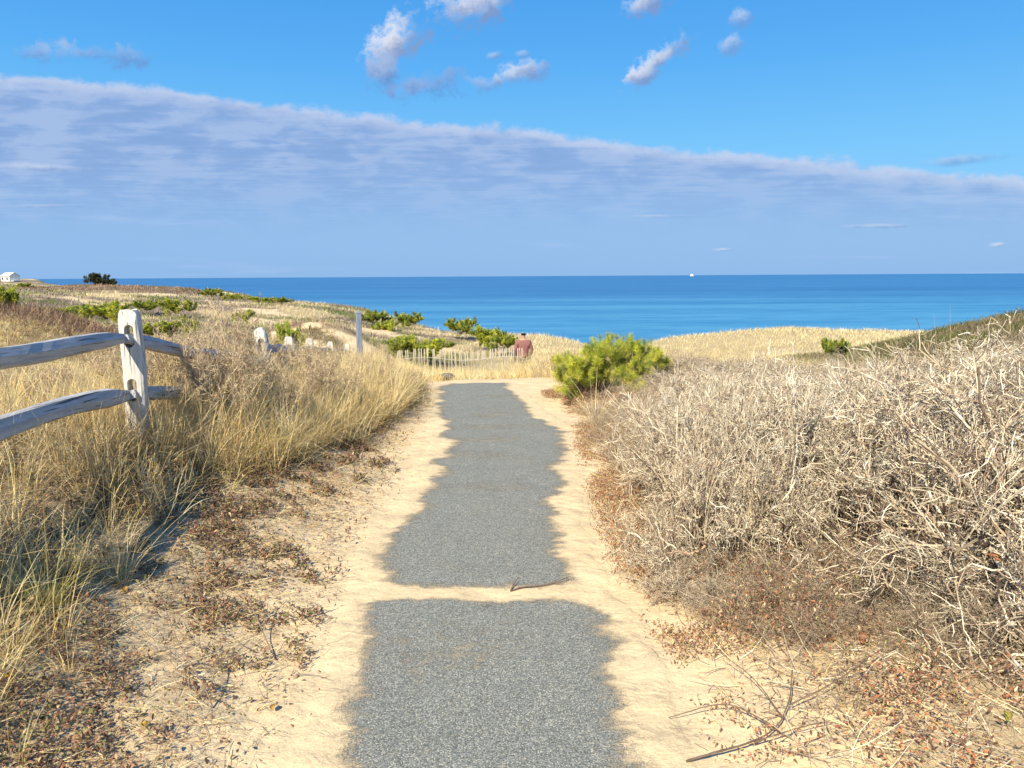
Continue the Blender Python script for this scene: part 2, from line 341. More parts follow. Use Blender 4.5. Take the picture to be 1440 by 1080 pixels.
def build_path():
    xs = np.arange(-1.35, 1.05, .02); ys = np.arange(0.2, 11.6, .02)
    X, Y = np.meshgrid(xs, ys); c = path_cover(X.ravel(), Y.ravel()).reshape(X.shape)
    Z = gz(X, Y)+.006-.03*ss(path_off(X, Y)+(fbm(X, Y, .3, 66)-.5)*.15, .16, .32)-.25*ss(Y, 11.35, 11.6)
    idx = np.arange(X.size).reshape(X.shape)
    Fq = np.stack([idx[:-1, :-1], idx[:-1, 1:], idx[1:, 1:], idx[1:, :-1]], -1).reshape(-1, 4)
    mt, t, b = material('asphalt')
    at_ = t.new('ShaderNodeAttribute', attribute_name='Col'); tc = t.new('ShaderNodeTexCoord').outputs['Object']
    vo = t.new('ShaderNodeTexVoronoi'); t.put(vo.inputs['Vector'], tc); vo.inputs['Scale'].default_value = 210
    sv = t.new('ShaderNodeSeparateColor'); t.l.new(vo.outputs['Color'], sv.inputs[0])
    stone = t.mix(t.smooth(sv.outputs[0], .0, 1.), (.13, .135, .115), (.30, .305, .26))
    stone = t.mix(t.smooth(sv.outputs[1], .78, .90), stone, (.48, .45, .35))
    gap = t.smooth(vo.outputs['Distance'], .35, .75)
    stone = t.mix(t.math('MULTIPLY', gap, .35), stone, (.05, .052, .045))
    cov = at_.outputs['Fac']
    gn = t.math('ADD', t.math('MULTIPLY', t.noise(tc, 230, 2, .7), .62), t.math('MULTIPLY', t.noise(t.mapping(tc, (.8, 1.5, 1)), 14, 4, .65), .38))
    g = t.math('ADD', t.math('MULTIPLY', t.math('SUBTRACT', 1.0, cov), .62), t.math('MULTIPLY', t.math('SUBTRACT', gn, .5), 1.5))
    msk = t.smooth(g, .15, .42)
    sandc, hs_ = sand_nodes(t, tc, tuple(SAND))
    t.put(b.inputs['Base Color'], t.mix(msk, stone, sandc)); b.inputs['Roughness'].default_value = .85
    bump(t, b, t.math('ADD', t.math('MULTIPLY', vo.outputs['Distance'], t.math('MULTIPLY', t.math('SUBTRACT', 1.0, msk), -.15)), t.math('MULTIPLY', hs_, msk)), .6, .03)
    cc = np.repeat(c.ravel()[:, None], 3, 1)
    o = link('path', mesh_np('path', np.stack([X.ravel(), Y.ravel(), Z.ravel()], 1), Fq, mt, cc, True)); tag(o, 'speckled grey asphalt footpath with drifted sand', 'path', kind='structure')
build_path()

# ------------------------------------------------------------------ sea
def build_sea():
    ys = np.concatenate([np.linspace(40, 700, 40), np.geomspace(750, 80000, 40)]); us = np.linspace(-2.6, 2.6, 60)
    UU, Y = np.meshgrid(us, ys); X = UU*Y; Z = np.full(X.shape, -32.0)
    idx = np.arange(X.size).reshape(X.shape)
    Fq = np.stack([idx[:-1, :-1], idx[:-1, 1:], idx[1:, 1:], idx[1:, :-1]], -1).reshape(-1, 4)
    mt, t, b = material('sea_water')
    tc = t.new('ShaderNodeTexCoord').outputs['Object']
    # streaks of calmer and rougher water, at several sizes
    s1 = t.noise(t.mapping(tc, (.0013, .009, 1)), 1.0, 5, .6, .4); s2 = t.noise(t.mapping(tc, (.009, .045, 1)), 1.0, 5, .65, .3); s3 = t.noise(t.mapping(tc, (.0003, .0011, 1)), 1.0, 4, .6, .3)
    f = t.math('ADD', t.math('ADD', t.math('MULTIPLY', s1, .42), t.math('MULTIPLY', s2, .34)), t.math('MULTIPLY', s3, .24))
    sy_ = t.new('ShaderNodeSeparateXYZ'); t.l.new(tc, sy_.inputs[0]); nr = t.smooth(sy_.outputs[1], 250, 1800, 1, 0)
    deep = t.mix(nr, (.026, .12, .27), (.036, .19, .35)); lite = t.mix(nr, (.045, .18, .35), (.09, .30, .45))
    s4 = t.noise(t.mapping(tc, (.03, .11, 1)), 1.0, 4, .7, .2); f = t.math('ADD', f, t.math('MULTIPLY', t.math('SUBTRACT', s4, .5), .30))
    c = t.mix(t.smooth(f, .40, .62), deep, lite)
    t.put(b.inputs['Base Color'], c); b.inputs['Roughness'].default_value = .42; b.inputs['Specular IOR Level'].default_value = .22; b.inputs['IOR'].default_value = 1.33
    wv = t.math('ADD', t.noise(t.mapping(tc, (.05, .25, 1)), 1.0, 6, .65), t.math('MULTIPLY', t.noise(t.mapping(tc, (.5, 1.1, 1)), 1.0, 4, .6), .3))
    bump(t, b, wv, .7, 1.2)
    o = link('sea', mesh_np('sea', np.stack([X.ravel(), Y.ravel(), Z.ravel()], 1), Fq, mt, None, True)); tag(o, 'calm blue ocean with darker streaks', 'sea', kind='structure')
build_sea()

# ------------------------------------------------------------------ plant material
def plant_mat(name, rough=.65, trans=0.0, spec=.15, vary=.25):
    mt, t, b = material(name)
    at_ = t.new('ShaderNodeAttribute', attribute_name='Col'); tc = t.new('ShaderNodeTexCoord').outputs['Object']
    n = t.smooth(t.noise(tc, 35, 3, .6), .3, .7, 1-vary, 1+vary)
    c = t.mix(1.0, at_.outputs['Color'], t.xyz(n, n, n), 'MULTIPLY')
    t.put(b.inputs['Base Color'], c); b.inputs['Roughness'].default_value = rough; b.inputs['Specular IOR Level'].default_value = spec
    if trans:
        tr = t.new('ShaderNodeBsdfTranslucent'); t.put(tr.inputs[0], c); mx = t.new('ShaderNodeMixShader'); mx.inputs[0].default_value = trans
        out = mt.node_tree.nodes['Material Output']; t.l.new(b.outputs[0], mx.inputs[1]); t.l.new(tr.outputs[0], mx.inputs[2]); t.l.new(mx.outputs[0], out.inputs[0])
    return mt
M_grass = plant_mat('dry_grass', .6, .32); M_leaf = plant_mat('small_leaves', .55, .12, .3); M_twig = plant_mat('bare_twigs', .75, 0, .15); M_bark = plant_mat('grey_bark', .85); M_needle = plant_mat('pine_needles', .5, .2, .25)
def unit(v): return v/(np.linalg.norm(v, axis=-1, keepdims=True)+1e-9)
def pal(n, cols, wts, var=.18):
    i = rng.choice(len(cols), n, p=np.array(wts)/sum(wts)); c = np.array(cols)[i]
    return np.clip(c*(1+rng.normal(0, var, (n, 1))), .01, .95)
def blades(B, L, Wd, lean, az, col, K=5, droop=.35, tip=.12):
    n = len(B); tt = np.linspace(0, 1, K)[None, :, None]
    h = np.stack([np.cos(az), np.sin(az), np.zeros(n)], 1)
    d = h*np.sin(lean)[:, None]+np.array([0, 0, 1.])*np.cos(lean)[:, None]
    dr = (droop if np.ndim(droop) else np.full(n, droop))[:, None, None]
    P = B[:, None]+L[:, None, None]*(d[:, None]*tt+dr*(h[:, None]*.55-np.array([0, 0, 1.])*.75)*tt**2.2)
    # face random way round the blade
    sa = az+np.pi/2+rng.normal(0, .7, n)
    side = np.stack([np.cos(sa), np.sin(sa), rng.normal(0, .15, n)], 1)
    return ribbons(P, Wd, unit(side), col, tip)
STR = [(.86, .68, .34), (.76, .55, .22), (.90, .78, .50), (.55, .37, .16), (.70, .57, .18), (.42, .42, .12)]
def tufts(cen, nb, Lm, spread=.05, leanm=.35, cols=STR, w=(3, 3, 2.6, 2, 1, .5), wd=.0035, droop=.4, K=5):
    """cen (n,2); nb, Lm per tuft"""
    k = np.repeat(np.arange(len(cen)), nb); n = len(k)
    sp = spread*np.sqrt(rng.random(n)); aa = rng.random(n)*2*np.pi
    X = cen[k, 0]+sp*np.cos(aa); Y = cen[k, 1]+sp*np.sin(aa)
    bias = rng.normal(0, .22, len(cen))[k]; wind = 0.0
    B = np.stack([X, Y, gz(X, Y)-.015], 1)
    L = Lm[k]*rng.uniform(.45, 1.15, n)
    tc_ = pal(len(cen), cols, w, .1); bp = (ss(fbm(cen[:, 0], cen[:, 1], 1.1, 201), .46, .62)*.65)[:, None]*(cen[:, 1] < 13)[:, None]
    tc_ = (tc_*(1-bp)+np.array((.36, .27, .17))*bp)[k]
    c = .55*tc_+.45*pal(n, cols, w, .15)
    lean = np.abs(rng.normal(leanm, .22, n)); az = aa+rng.normal(0, .5, n)
    wdd = (wd if np.ndim(wd) else np.full(len(cen), wd))[k]*rng.uniform(.6, 1.4, n)
    dr = np.clip(rng.normal(droop, .25, n), 0, 1.1)
    return blades(B, L, wdd, lean, az, c, K, dr)
def sample(n, xr, yr, wfn):
    X = rng.uniform(*xr, n); Y = rng.uniform(*yr, n); p = wfn(X, Y); k = rng.random(n) < p
    return np.stack([X[k], Y[k]], 1)
def xg(Y): return np.interp(Y, [0, 2.2, 3, 4.2, 6, 8, 10, 12], [-1.6, -1.75, -2.0, -2.1, -1.85, -1.45, -1.22, -1.5])
def stuff(name, parts, mat, label, catg):
    V, Fq, C_ = cat(parts); o = link(name, mesh_np(name, V, Fq, mat, C_)); return tag(o, label, catg, kind='stuff')

# beach grass on the left bank
def pxof(X, Y): return 720+F*np.asarray(X)/(np.asarray(Y)*1.0+.001)
NEARL = ([0, 160, 225, 260, 310, 350, 380, 450, 520, 570, 600, 640, 820, 850, 900, 1000, 1100, 1200, 1300, 1440, 1700], [500, 500, 474, 452, 450, 458, 466, 473, 486, 512, 545, 570, 600, 575, 545, 520, 518, 514, 506, 490, 478])
FARL = ([230, 370, 450, 520, 570, 600, 715, 735, 760, 800, 900, 1000, 1100], [466, 472, 478, 485, 499, 510, 513, 496, 486, 495, 488, 490, 500])
def ztop(X, Y, far=False):
    T_ = FARL if far else NEARL
    return EYE-(np.interp(pxof(X, Y), *T_)-388)*np.asarray(Y)/1060
def gl(X, Y):
    d = xg(Y)-X; p = ss(d, -.35, .15)*np.clip(.35+.9*fbm(X, Y, .8, 5), 0, 1)
    return p*np.where(np.abs(X/(Y+.5)) > 1.0, .15, 1)
def capL(T, lo, hi, far=False, mx=.85):
    return np.clip((ztop(T[:, 0], T[:, 1], far)-gz(T[:, 0], T[:, 1]))*rng.uniform(lo, hi, len(T)), .12, mx)
T = sample(7800, (-12.5, -1), (1.3, 13.5), gl)
parts = [tufts(T, rng.integers(16, 46, len(T)), np.minimum(capL(T, .75, 1.3), rng.uniform(.4, .85, len(T)))*(.5+.5*ss(xg(T[:, 1])-T[:, 0], -.3, .6)), .05, .38, wd=np.clip(.0016+.0005*T[:, 1], .0022, .006))]
T = sample(26000, (-12.5, -1), (1.3, 13.5), lambda X, Y: gl(X, Y)*.9)
parts.append(tufts(T, rng.integers(4, 12, len(T)), rng.uniform(.12, .32, len(T)), .07, .8, STR+[(.22, .14, .09), (.17, .18, .06)], (2, 2, 1.2, 2.5, 1, .8, 2.2, 1.2), np.clip(.0016+.0005*T[:, 1], .0022, .006), .4, 4))
T = sample(9000, (-2.6, -.7), (1.4, 11), lambda X, Y: ss(edge_l(Y)-X, .0, .35)*np.clip(2.2*fbm(X, Y, .35, 181)-.6, 0, 1)*.8)
parts.append(tufts(T, rng.integers(5, 14, len(T)), rng.uniform(.03, .13, len(T)), .05, 1.0, STR+[(.42, .30, .16), (.24, .17, .09), (.24, .24, .08), (.34, .15, .08)], (1.5, 2, .6, 2, 1, 1, 3, 2.5, 1.5, 1.5), np.clip(.0011+.0004*T[:, 1], .0016, .004), .45, 4))
T = sample(2200, (-3.2, -1.3), (5, 12.5), lambda X, Y: ss(xg(Y)-X, -.25, .1)*(1-ss(xg(Y)-X, .9, 1.5)))
parts.append(tufts(T, rng.integers(16, 40, len(T)), np.minimum(capL(T, .8, 1.25), rng.uniform(.35, .7, len(T))), .05, .4, wd=np.clip(.0016+.0005*T[:, 1], .0022, .006)))
stuff('beach_grass', parts, M_grass, 'golden dry beach grass covering the bank on the left of the path', 'grass')

# grass on the right, behind and between the bare shrubs
T = sample(2600, (.7, 10), (3.6, 13.5), lambda X, Y: ss(X-edge_r(Y), .1, .5)*np.clip(1.3*fbm(X, Y, 1.1, 15)-.35+.5*ss(Y, 7, 11), 0, 1))
parts = [tufts(T, rng.integers(6, 22, len(T)), capL(T, .7, 1.35), .05, .35, wd=np.clip(.0012+.0005*T[:, 1], .002, .006))]
T = sample(11000, (.5, 4.5), (1.5, 9), lambda X, Y: ss(X-edge_r(Y), 0, .4)*np.clip(1.4*fbm(X, Y, .5, 19)-.2, 0, 1))
parts.append(tufts(T, rng.integers(3, 9, len(T)), rng.uniform(.06, .22, len(T)), .05, .9, STR+[(.36, .14, .07), (.24, .15, .09)], (2, 2, 2, 2, 1, .6, 1.5, 1.5), .0024, .5, 4))
T = sample(7000, (-4.6, 6), (11.3, 24), lambda X, Y: ss(np.maximum(-X-1.25, np.maximum(X-.5, Y-12.6)), -.2, .3)*(Y > 11.5)*.9)
T = T[~((np.abs(T[:, 0]+.3) < 1.1) & (T[:, 1] < 15.5) & (rng.random(len(T)) < .5))]
parts.append(tufts(T, rng.integers(12, 26, len(T)), capL(T, .7, 1.15, True, 1.0), .08, .35, wd=.008, K=4))
stuff('tall_grass', parts, M_grass, 'pale dry grass standing around the end of the path and among the shrubs on the right', 'grass')

# far dunes: blades sampled evenly over the view
def far_cover():
    n = 560000
    u = rng.uniform(-.85, .85, n); v = rng.uniform(math.log(19), math.log(200), n); Y = np.exp(v)-6; X = u*(Y+6)
    c, sand = field(X, Y); yc = np.interp(X, CO_X, CO_Y)
    keep = (rng.random(n) > sand*.93) & (Y < yc+3) & (Y > 12.5)
    keep &= ~((X > -5) & (X < 5.5) & (Y < 24))
    X, Y, c = X[keep], Y[keep], c[keep]; n = len(X)
    B = np.stack([X, Y, gz(X, Y)-.03], 1); lum = c.sum(1)
    isg = lum < .75
    L = np.where(isg, rng.uniform(.12, .34, n), rng.uniform(.14, .36, n))*np.clip(Y/45, 1, 1.3)
    cc = np.clip(c*1.25*(.72+.56*fbm(X/(Y+6)*60, np.log(Y+6)*80, 2, 171))[:, None]*(1+rng.normal(0, .2, (n, 1))), .01, .9)
    W_ = np.clip(.00050*Y, .008, .07)*rng.uniform(.6, 1.3, n)*np.where(isg, 1.8, 1)
    return blades(B, L, W_, np.abs(rng.normal(.45, .3, n)), rng.random(n)*6.28, cc, 3, .3, .25)
stuff('dune_vegetation', [far_cover()], M_grass, 'patchwork of straw grass and brown heath covering the dunes towards the sea', 'dune vegetation')

# low leafy ground cover, litter and fallen straw
def leaves(X, Y, size, col, zoff=.0, flat=.5, K=3, hgt=None):
    n = len(X); B = np.stack([X, Y, gz(X, Y)+zoff+(0 if hgt is None else hgt)], 1); az = rng.random(n)*6.28
    el = rng.normal(0, flat, n); d = np.stack([np.cos(az)*np.cos(el), np.sin(az)*np.cos(el), np.abs(np.sin(el))], 1)
    side = unit(np.cross(d, np.array([0, 0, 1.]))+rng.normal(0, .35, (n, 3)))
    tt = np.array([0, .33, .7, 1.])[None, :, None]; P = B[:, None]+size[:, None, None]*d[:, None]*tt; P[:, 1:3, 2] += (size*.12)[:, None]
    wp = np.array([.12, .5, .42, .05])[None]*size[:, None]*.8
    V = np.stack([P-side[:, None]*wp[:, :, None]*.5, P+side[:, None]*wp[:, :, None]*.5], 2).reshape(-1, 3)
    i = (np.arange(n)[:, None]*4+np.arange(3)[None])*2
    return V, np.stack([i, i+1, i+3, i+2], -1).reshape(-1, 4), np.repeat(col, 8, 0)
def gcw(X, Y):
    off = edge_l(Y)-X; g = xg(Y)-X
    pn = fbm(X, Y, .40, 91)*.5+fbm(X, Y, .11, 95, 3)*.5
    thr = .585-.13*ss(off, .05, 1.0)-.02*(Y < 3)-.10*ss(g, -.4, .3)
    return .72*ss(off, .02, .2)*(ss(pn, thr-.02, thr+.09)*.8+.035)*(1-.75*ss(g, .2, 1.2))*np.where(Y > 7, .7, 1)
T = sample(330000, (-3.2, -.85), (1.4, 10.5), gcw); n = len(T)
RC = [(.22, .095, .05), (.17, .095, .05), (.32, .17, .085), (.19, .17, .05), (.20, .19, .06), (.38, .28, .15), (.08, .055, .035)]
dep = np.clip(T[:, 1]/3, 1, 2)
parts = [leaves(T[:, 0], T[:, 1], rng.uniform(.010, .026, n)*dep**.5, pal(n, RC, (3, 3, 2, 1.6, 1, 1.5, 2)), .003, .6, hgt=rng.random(n)**2*.05)]
T = sample(26000, (-2.6, -.7), (1.4, 10.5), lambda X, Y: ss(edge_l(Y)-X, -.25, .3)*.22); n = len(T)
parts.append(leaves(T[:, 0], T[:, 1], rng.uniform(.008, .02, n), pal(n, RC, (3, 3, 2, 1, .5, 3, 2)), .002, .25))
T = sample(330000, (.40, 1.9), (2.3, 10.5), lambda X, Y: ss(X-edge_r(Y)+.12*fbm(X, Y, .3, 155), -.12, .10)*(1-ss(X-edge_r(Y), .5, .95))*ss(fbm(X, Y, .30, 151), .37+.08*(1-ss(Y, 2.9, 3.4)), .56)*(.30+.5*ss(Y, 2.8, 3.4))); n = len(T)
parts.append(leaves(T[:, 0], T[:, 1], rng.uniform(.008, .02, n), pal(n, [(.40, .17, .08), (.30, .12, .06), (.60, .44, .24), (.28, .26, .08), (.13, .07, .045), (.45, .30, .16)], (3.2, 2.6, 2.3, 1.6, 2, 2.4)), .003, .8, hgt=rng.random(n)**1.6*.24*ss(T[:, 0]-edge_r(T[:, 1]), -.1, .4)))
stuff('low_ground_cover', parts, M_leaf, 'dark reddish creeping plants in patches on the sand beside the path', 'ground cover')

def lrw(X, Y):
    off = X-edge_r(Y); pn = fbm(X, Y, .35, 101)
    return ss(off, .0, .25)*np.maximum(ss(pn, .42-.14*ss(off, .2, .9), .56), .10)*(.35+.65*ss(fbm(X, Y, .08, 141), .35, .6))
T = sample(260000, (.5, 4.2), (1.3, 10.5), lrw); n = len(T)
LC = [(.40, .15, .06), (.28, .095, .05), (.50, .30, .15), (.17, .085, .05), (.56, .41, .23), (.24, .22, .07), (.66, .54, .36)]
parts = [leaves(T[:, 0], T[:, 1], rng.uniform(.007, .026, n), pal(n, LC, (3, 2.4, 2.2, 2.6, 2, .9, .5)), .003, .45, hgt=rng.random(n)**2*.10*ss(T[:, 0]-edge_r(T[:, 1]), .1, .6))]
stuff('leaf_litter', parts, M_leaf, 'rusty red and tan fallen leaves lying under the bare shrubs right of the path', 'leaf litter')

def sticks(T, Lr, Wr, cols, w, el=.12, K=4, sides=3, curl=.25, z0=.004):
    n = len(T); L = rng.uniform(*Lr, n); az = rng.random(n)*6.28; e = np.abs(rng.normal(0, el, n))
    d = np.stack([np.cos(az)*np.cos(e), np.sin(az)*np.cos(e), np.sin(e)], 1); cv = np.stack([-np.sin(az), np.cos(az), np.zeros(n)], 1)*rng.normal(0, curl, n)[:, None]
    tt = np.linspace(0, 1, K)[None, :, None]
    B = np.stack([T[:, 0], T[:, 1], gz(T[:, 0], T[:, 1])+z0], 1)
    P = B[:, None]+L[:, None, None]*(d[:, None]*tt+cv[:, None]*tt**2)
    P[..., 2] = np.maximum(P[..., 2], gz(P[..., 0], P[..., 1])+z0)
    Wd = rng.uniform(*Wr, n)
    return tubes(P, (Wd[:, None]*np.linspace(1, .5, K)[None]), pal(n, cols, w), sides)
TW = [(.42, .34, .24), (.30, .23, .16), (.55, .46, .33), (.20, .14, .10)]
T = sample(34000, (-2.9, -.8), (1.4, 10.5), lambda X, Y: ss(edge_l(Y)-X, 0, .5)*np.clip(1.6*fbm(X, Y, .5, 111)-.35, 0, 1)); parts = [sticks(T, (.03, .15), (.0006, .0014), STR[:4]+TW[3:]+[(.28, .17, .11)], (1.4, 1.4, .6, 2.2, 3, 3), .25, curl=.5)]
T = sample(80000, (.55, 4.2), (1.3, 10.5), lambda X, Y: ss(X-edge_r(Y), -.05, .35)*np.clip(1.7*fbm(X, Y, .5, 112)-.35, 0, 1)); parts.append(sticks(T, (.04, .2), (.0008, .0022), TW+STR[:3], (3, 3, 3, 3, 1, 1, 1), .35, curl=.5))
T = sample(1100, (-1.1, 1.0), (1.4, 10), lambda X, Y: (1-path_cover(X, Y))*.8); parts.append(sticks(T, (.012, .09), (.0006, .0016), TW, (1, 2, 0, 3), .05))
stuff('fallen_twigs', parts, M_twig, 'thin dry twigs and straw strewn over the sandy verges', 'twigs')

# ------------------------------------------------------------------ bare shrubs
def spawn(P, Rr, m, ratio, spread, K, upw=.0, tmin=.2):
    N, K0, _ = P.shape; idx = np.repeat(np.arange(N), m); n = len(idx)
    tpos = rng.uniform(tmin, 1, n)*(K0-1); i0 = np.minimum(tpos.astype(int), K0-2); fr = (tpos-i0)[:, None]
    p0 = P[idx, i0]*(1-fr)+P[idx, i0+1]*fr; tan = unit(P[idx, i0+1]-P[idx, i0])
    Lp = np.linalg.norm(np.diff(P, axis=1), axis=2).sum(1)[idx]
    d = unit(tan+spread*unit(rng.normal(0, 1, (n, 3)))+np.array([0, 0, upw]))
    L = Lp*ratio*rng.uniform(.55, 1.2, n)
    return walk(p0, d, L, K, .28, upw*.3), np.minimum(Rr[idx, i0]*.62, 1)[:, None]*np.linspace(1, .55, K)[None]
def walk(p0, d, L, K, jit, upw):
    n = len(p0); P = np.empty((n, K, 3)); P[:, 0] = p0; st = (L/(K-1))[:, None]
    for k in range(1, K):
        P[:, k] = P[:, k-1]+d*st; d = unit(d+jit*rng.normal(0, 1, (n, 3))+np.array([0, 0, upw]))
    return P
def grow(H, Rd, n0, counts, r0, cols, wts, rmin=.0009, side=0.0):
    az = rng.random(n0)*6.28; el = rng.uniform(.15, 1.15, n0)
    d = np.stack([np.cos(az)*np.cos(el)+side, np.sin(az)*np.cos(el), np.sin(el)], 1); d = unit(d)
    B = np.stack([rng.normal(0, Rd*.16, n0), rng.normal(0, Rd*.16, n0), np.full(n0, -.04)], 1)
    L = np.hypot(Rd*np.hypot(d[:, 0], d[:, 1]), H*d[:, 2])*.72*rng.uniform(.7, 1.1, n0)
    P = walk(B, d, L, 6, .2, .03); Rr = r0*rng.uniform(.6, 1.2, n0)[:, None]*np.linspace(1, .5, 6)[None]
    lv = [(P, Rr, 5)]
    K = [5, 4, 4, 4]
    for i, mct in enumerate(counts):
        P, Rr = spawn(P, Rr, mct, (.62, .6, .58, .55)[i], (.85, .95, 1.0, 1.0)[i], K[i], .10 if i < 2 else .05)
        P[..., 2] = np.maximum(P[..., 2], .01)
        Rr = np.maximum(Rr, rmin); lv.append((P, Rr, 4 if i == 0 else 3))
    big = cat([tubes(P, Rr, pal(len(P), cols, wts), s) for P, Rr, s in lv[:2]]); fine = cat([tubes(P, Rr, pal(len(P), cols, wts), s) for P, Rr, s in lv[2:]])
    return big, fine
TWC = [(.56, .47, .32), (.44, .35, .23), (.70, .62, .46), (.15, .105, .075), (.32, .22, .15)]
def shrub_meshes(name, *a, **k):
    big, fine = grow(*a, **k)
    return mesh_np(name+'_branches', big[0], big[1], M_bark, big[2]), mesh_np(name+'_twigs', fine[0], fine[1], M_twig, fine[2])
def copy_tree(o, parent=None):
    c = o.copy(); COL.objects.link(c)
    if parent: c.parent = parent
    for ch in list(o.children):
        copy_tree(ch, c)
    return c
def zat(x_, y_): return float(gz(np.array([x_]), np.array([y_]))[0])
def shrub(me, x_, y_, s, rz, label, group=None, sz=None, name='bare_shrub', catg='shrub', far=False):
    co_ = np.empty(len(me[1].vertices)*3, np.float32); me[1].vertices.foreach_get('co', co_); h98 = np.percentile(co_[2::3], 99.4)*.55+co_[2::3].max()*.45
    if sz is None: sz = float(np.clip((ztop(x_, y_, far)-zat(x_, y_))/h98, .35*s, 1.9*s))
    if name == 'brown_shrub' and not far and x_ < 0: sz *= 1.18 if pxof(x_, y_) < 350 else 1.0
    r = empty(name, (x_, y_, zat(x_, y_)-.02), rz); r.scale = (s, s, sz or s)
    link('branch', me[0], r); link('twigs', me[1], r)
    return tag(r, label, catg, group)
TWB = [(.46, .37, .24), (.30, .23, .15), (.62, .53, .37), (.15, .105, .07), (.28, .17, .11)]
SH = [shrub_meshes('s0', 1.0, 1.15, 20, (8, 6, 5, 3), .020, TWC, (3, 2.5, 2.2, 2.0, 1.6), rmin=.0016), shrub_meshes('s1', 1.0, 1.15, 17, (7, 6, 5, 4), .013, TWB, (3, 3, 2, 2, 1.5)), shrub_meshes('s2', 1.0, 1.15, 16, (7, 6, 6, 4), .010, TWB, (2, 3, 1, 2.5, 2.5))]
SH.append(shrub_meshes('s3', .95, 1.2, 9, (7, 5, 5, 2), .021, [(.60, .53, .39), (.48, .41, .30), (.68, .61, .47), (.22, .16, .11)], (3, 2.5, 2.5, 1), rmin=.002))
G1 = 'leafless shrubs of the thicket right of the path'
front = [(0, 2.05, 3.75, 1.05, .3, 'large leafless shrub of pale arching branches at the front right of the thicket'),
         (0, 2.75, 3.3, 1.15, 2.1, 'leafless shrub cut off by the right edge of the photo, nearest of the thicket'),
         (0, 1.45, 4.4, .72, 4.0, 'leafless pale shrub just left of the large one at the front of the thicket')]
for i, x_, y_, s, rz, lb in front: shrub(SH[i], x_, y_, s, rz, lb, G1)
GR = []
for y_ in np.arange(3.9, 12.6, .62):
    stp = .62+.05*(y_-4); x_ = edge_r(y_)+(.46 if y_ < 8 else .32)+random.uniform(0, .15)
    while x_ < min(.82*y_+.5, 8):
        GR.append((x_+random.uniform(-.12, .12), y_+random.uniform(-.15, .15), np.clip(.42+.35*(x_-.9), .45, 1.0))); x_ += stp*np.clip(.8+.25*(x_-1), .8, 1.5)
GR = [g for g in GR if all(math.hypot(g[0]-f[1], g[1]-f[2]) > .55 for f in front) and not (1.6 < g[0] < 0) and not (g[1] > 8.6 and g[0] < 2.4)]
for k, (x_, y_, s) in enumerate(GR): shrub(SH[(0, 1, 0)[k % 3] if y_ < 6.2 else (1, 2, 0)[k % 3]], x_, y_, float(s), k*2.4, 'leafless grey brown shrub in the thicket right of the path, behind the front row', G1)
for k, (x_, y_, s) in enumerate([(2.35, 4.35, 1.0), (1.75, 4.3, .8), (3.2, 4.1, 1.1), (2.0, 5.2, .8), (2.9, 5.3, 1.0), (3.9, 5.4, 1.1), (1.25, 5.0, .45), (2.4, 6.4, .8)]):
    shrub(SH[3], x_, y_, s, k*1.9, 'leafless shrub with thick pale stems in the thicket, behind the front row', G1)
LOWC = [(.88, 3.62, .36), (1.1, 3.35, .36), (1.38, 3.1, .38), (1.7, 2.9, .4), (1.08, 3.9, .5), (2.05, 2.72, .45), (1.35, 3.55, .55), (1.75, 3.3, .6), (2.3, 3.0, .75), (.98, 4.5, .4)]
for k, (x_, y_, s) in enumerate(LOWC):
    shrub(SH[(0, 1, 2, 1)[k % 4]], x_, y_, s*.85, k*2.1, 'low straggling leafless shrub at the foot of the thicket, over rusty leaf litter', 'low shrubs at the foot of the thicket', sz=s*.62)
# brown shrubs on the left bank
BRC = [(.54, .42, .25), (.38, .28, .17), (.70, .57, .36), (.20, .13, .09), (.36, .22, .12)]
SB = [shrub_meshes('b%d' % i, .7, .75, 12, (6, 6, 6, 4), .007, BRC, (3, 3, 2, 2, 1), rmin=.0014) for i in range(2)]
G2 = 'low brown shrubs on the bank left of the path'
lf = [(k % 2, -3.0-1.0*(k//3)+random.uniform(-.3, .3), 6.6+1.6*(k % 3)+random.uniform(-.4, .4), .75) for k in range(9)]+[(0, -2.75, 6.6, .75), (1, -3.3, 7.0, .8), (0, -2.9, 7.6, .55), (1, -3.9, 7.9, .7), (0, -2.42, 5.75, .62), (1, -2.3, 6.15, .7), (1, -2.15, 6.9, .7), (0, -2.1, 7.7, .7), (1, -2.3, 8.5, .7), (1, -2.55, 9.6, .8), (0, -3.1, 9.5, .8), (0, -3.0, 11.4, .9), (1, -3.7, 12.4, .9), (0, -2.5, 12.8, .8), (1, -1.9, 13.4, .7), (0, -3.2, 14.4, .9), (0, -1.75, 9.2, .42), (1, -1.5, 10.1, .42), (0, -1.95, 10.4, .5), (1, -2.6, 9.6, .55), (0, -1.6, 11.2, .45), (1, -2.3, 11.8, .5)]
for k, (i, x_, y_, s) in enumerate(lf):
    shrub(SB[i], x_, y_, s, k*1.3, ['low dark brown twiggy shrub on the bank, behind the nearest fence post', 'low brown twiggy shrub at the left side of the far end of the path'][k > 24], G2, name='brown_shrub')
rf = [(0, 1.3, 9.6, .5), (1, .95, 10.2, .42), (0, 1.0, 11.2, .5), (1, 1.7, 10.6, .6), (0, .95, 8.75, .38), (1, 1.15, 12.2, .6), (0, 1.9, 12.5, .65), (1, .75, 13.5, .6), (0, 1.3, 14.2, .7), (1, 1.8, 15.5, .8), (0, .9, 15.3, .65), (1, 2.6, 13.6, .7), (0, 3.2, 14.8, .8), (1, 4.2, 13.8, .8)]
for k, (i, x_, y_, s) in enumerate(rf): shrub(SB[i], x_, y_, s, k*1.7+.4, 'low brown twiggy shrub around the bright green pine right of the path', 'low brown shrubs around the green pine', name='brown_shrub', far=y_ > 11)

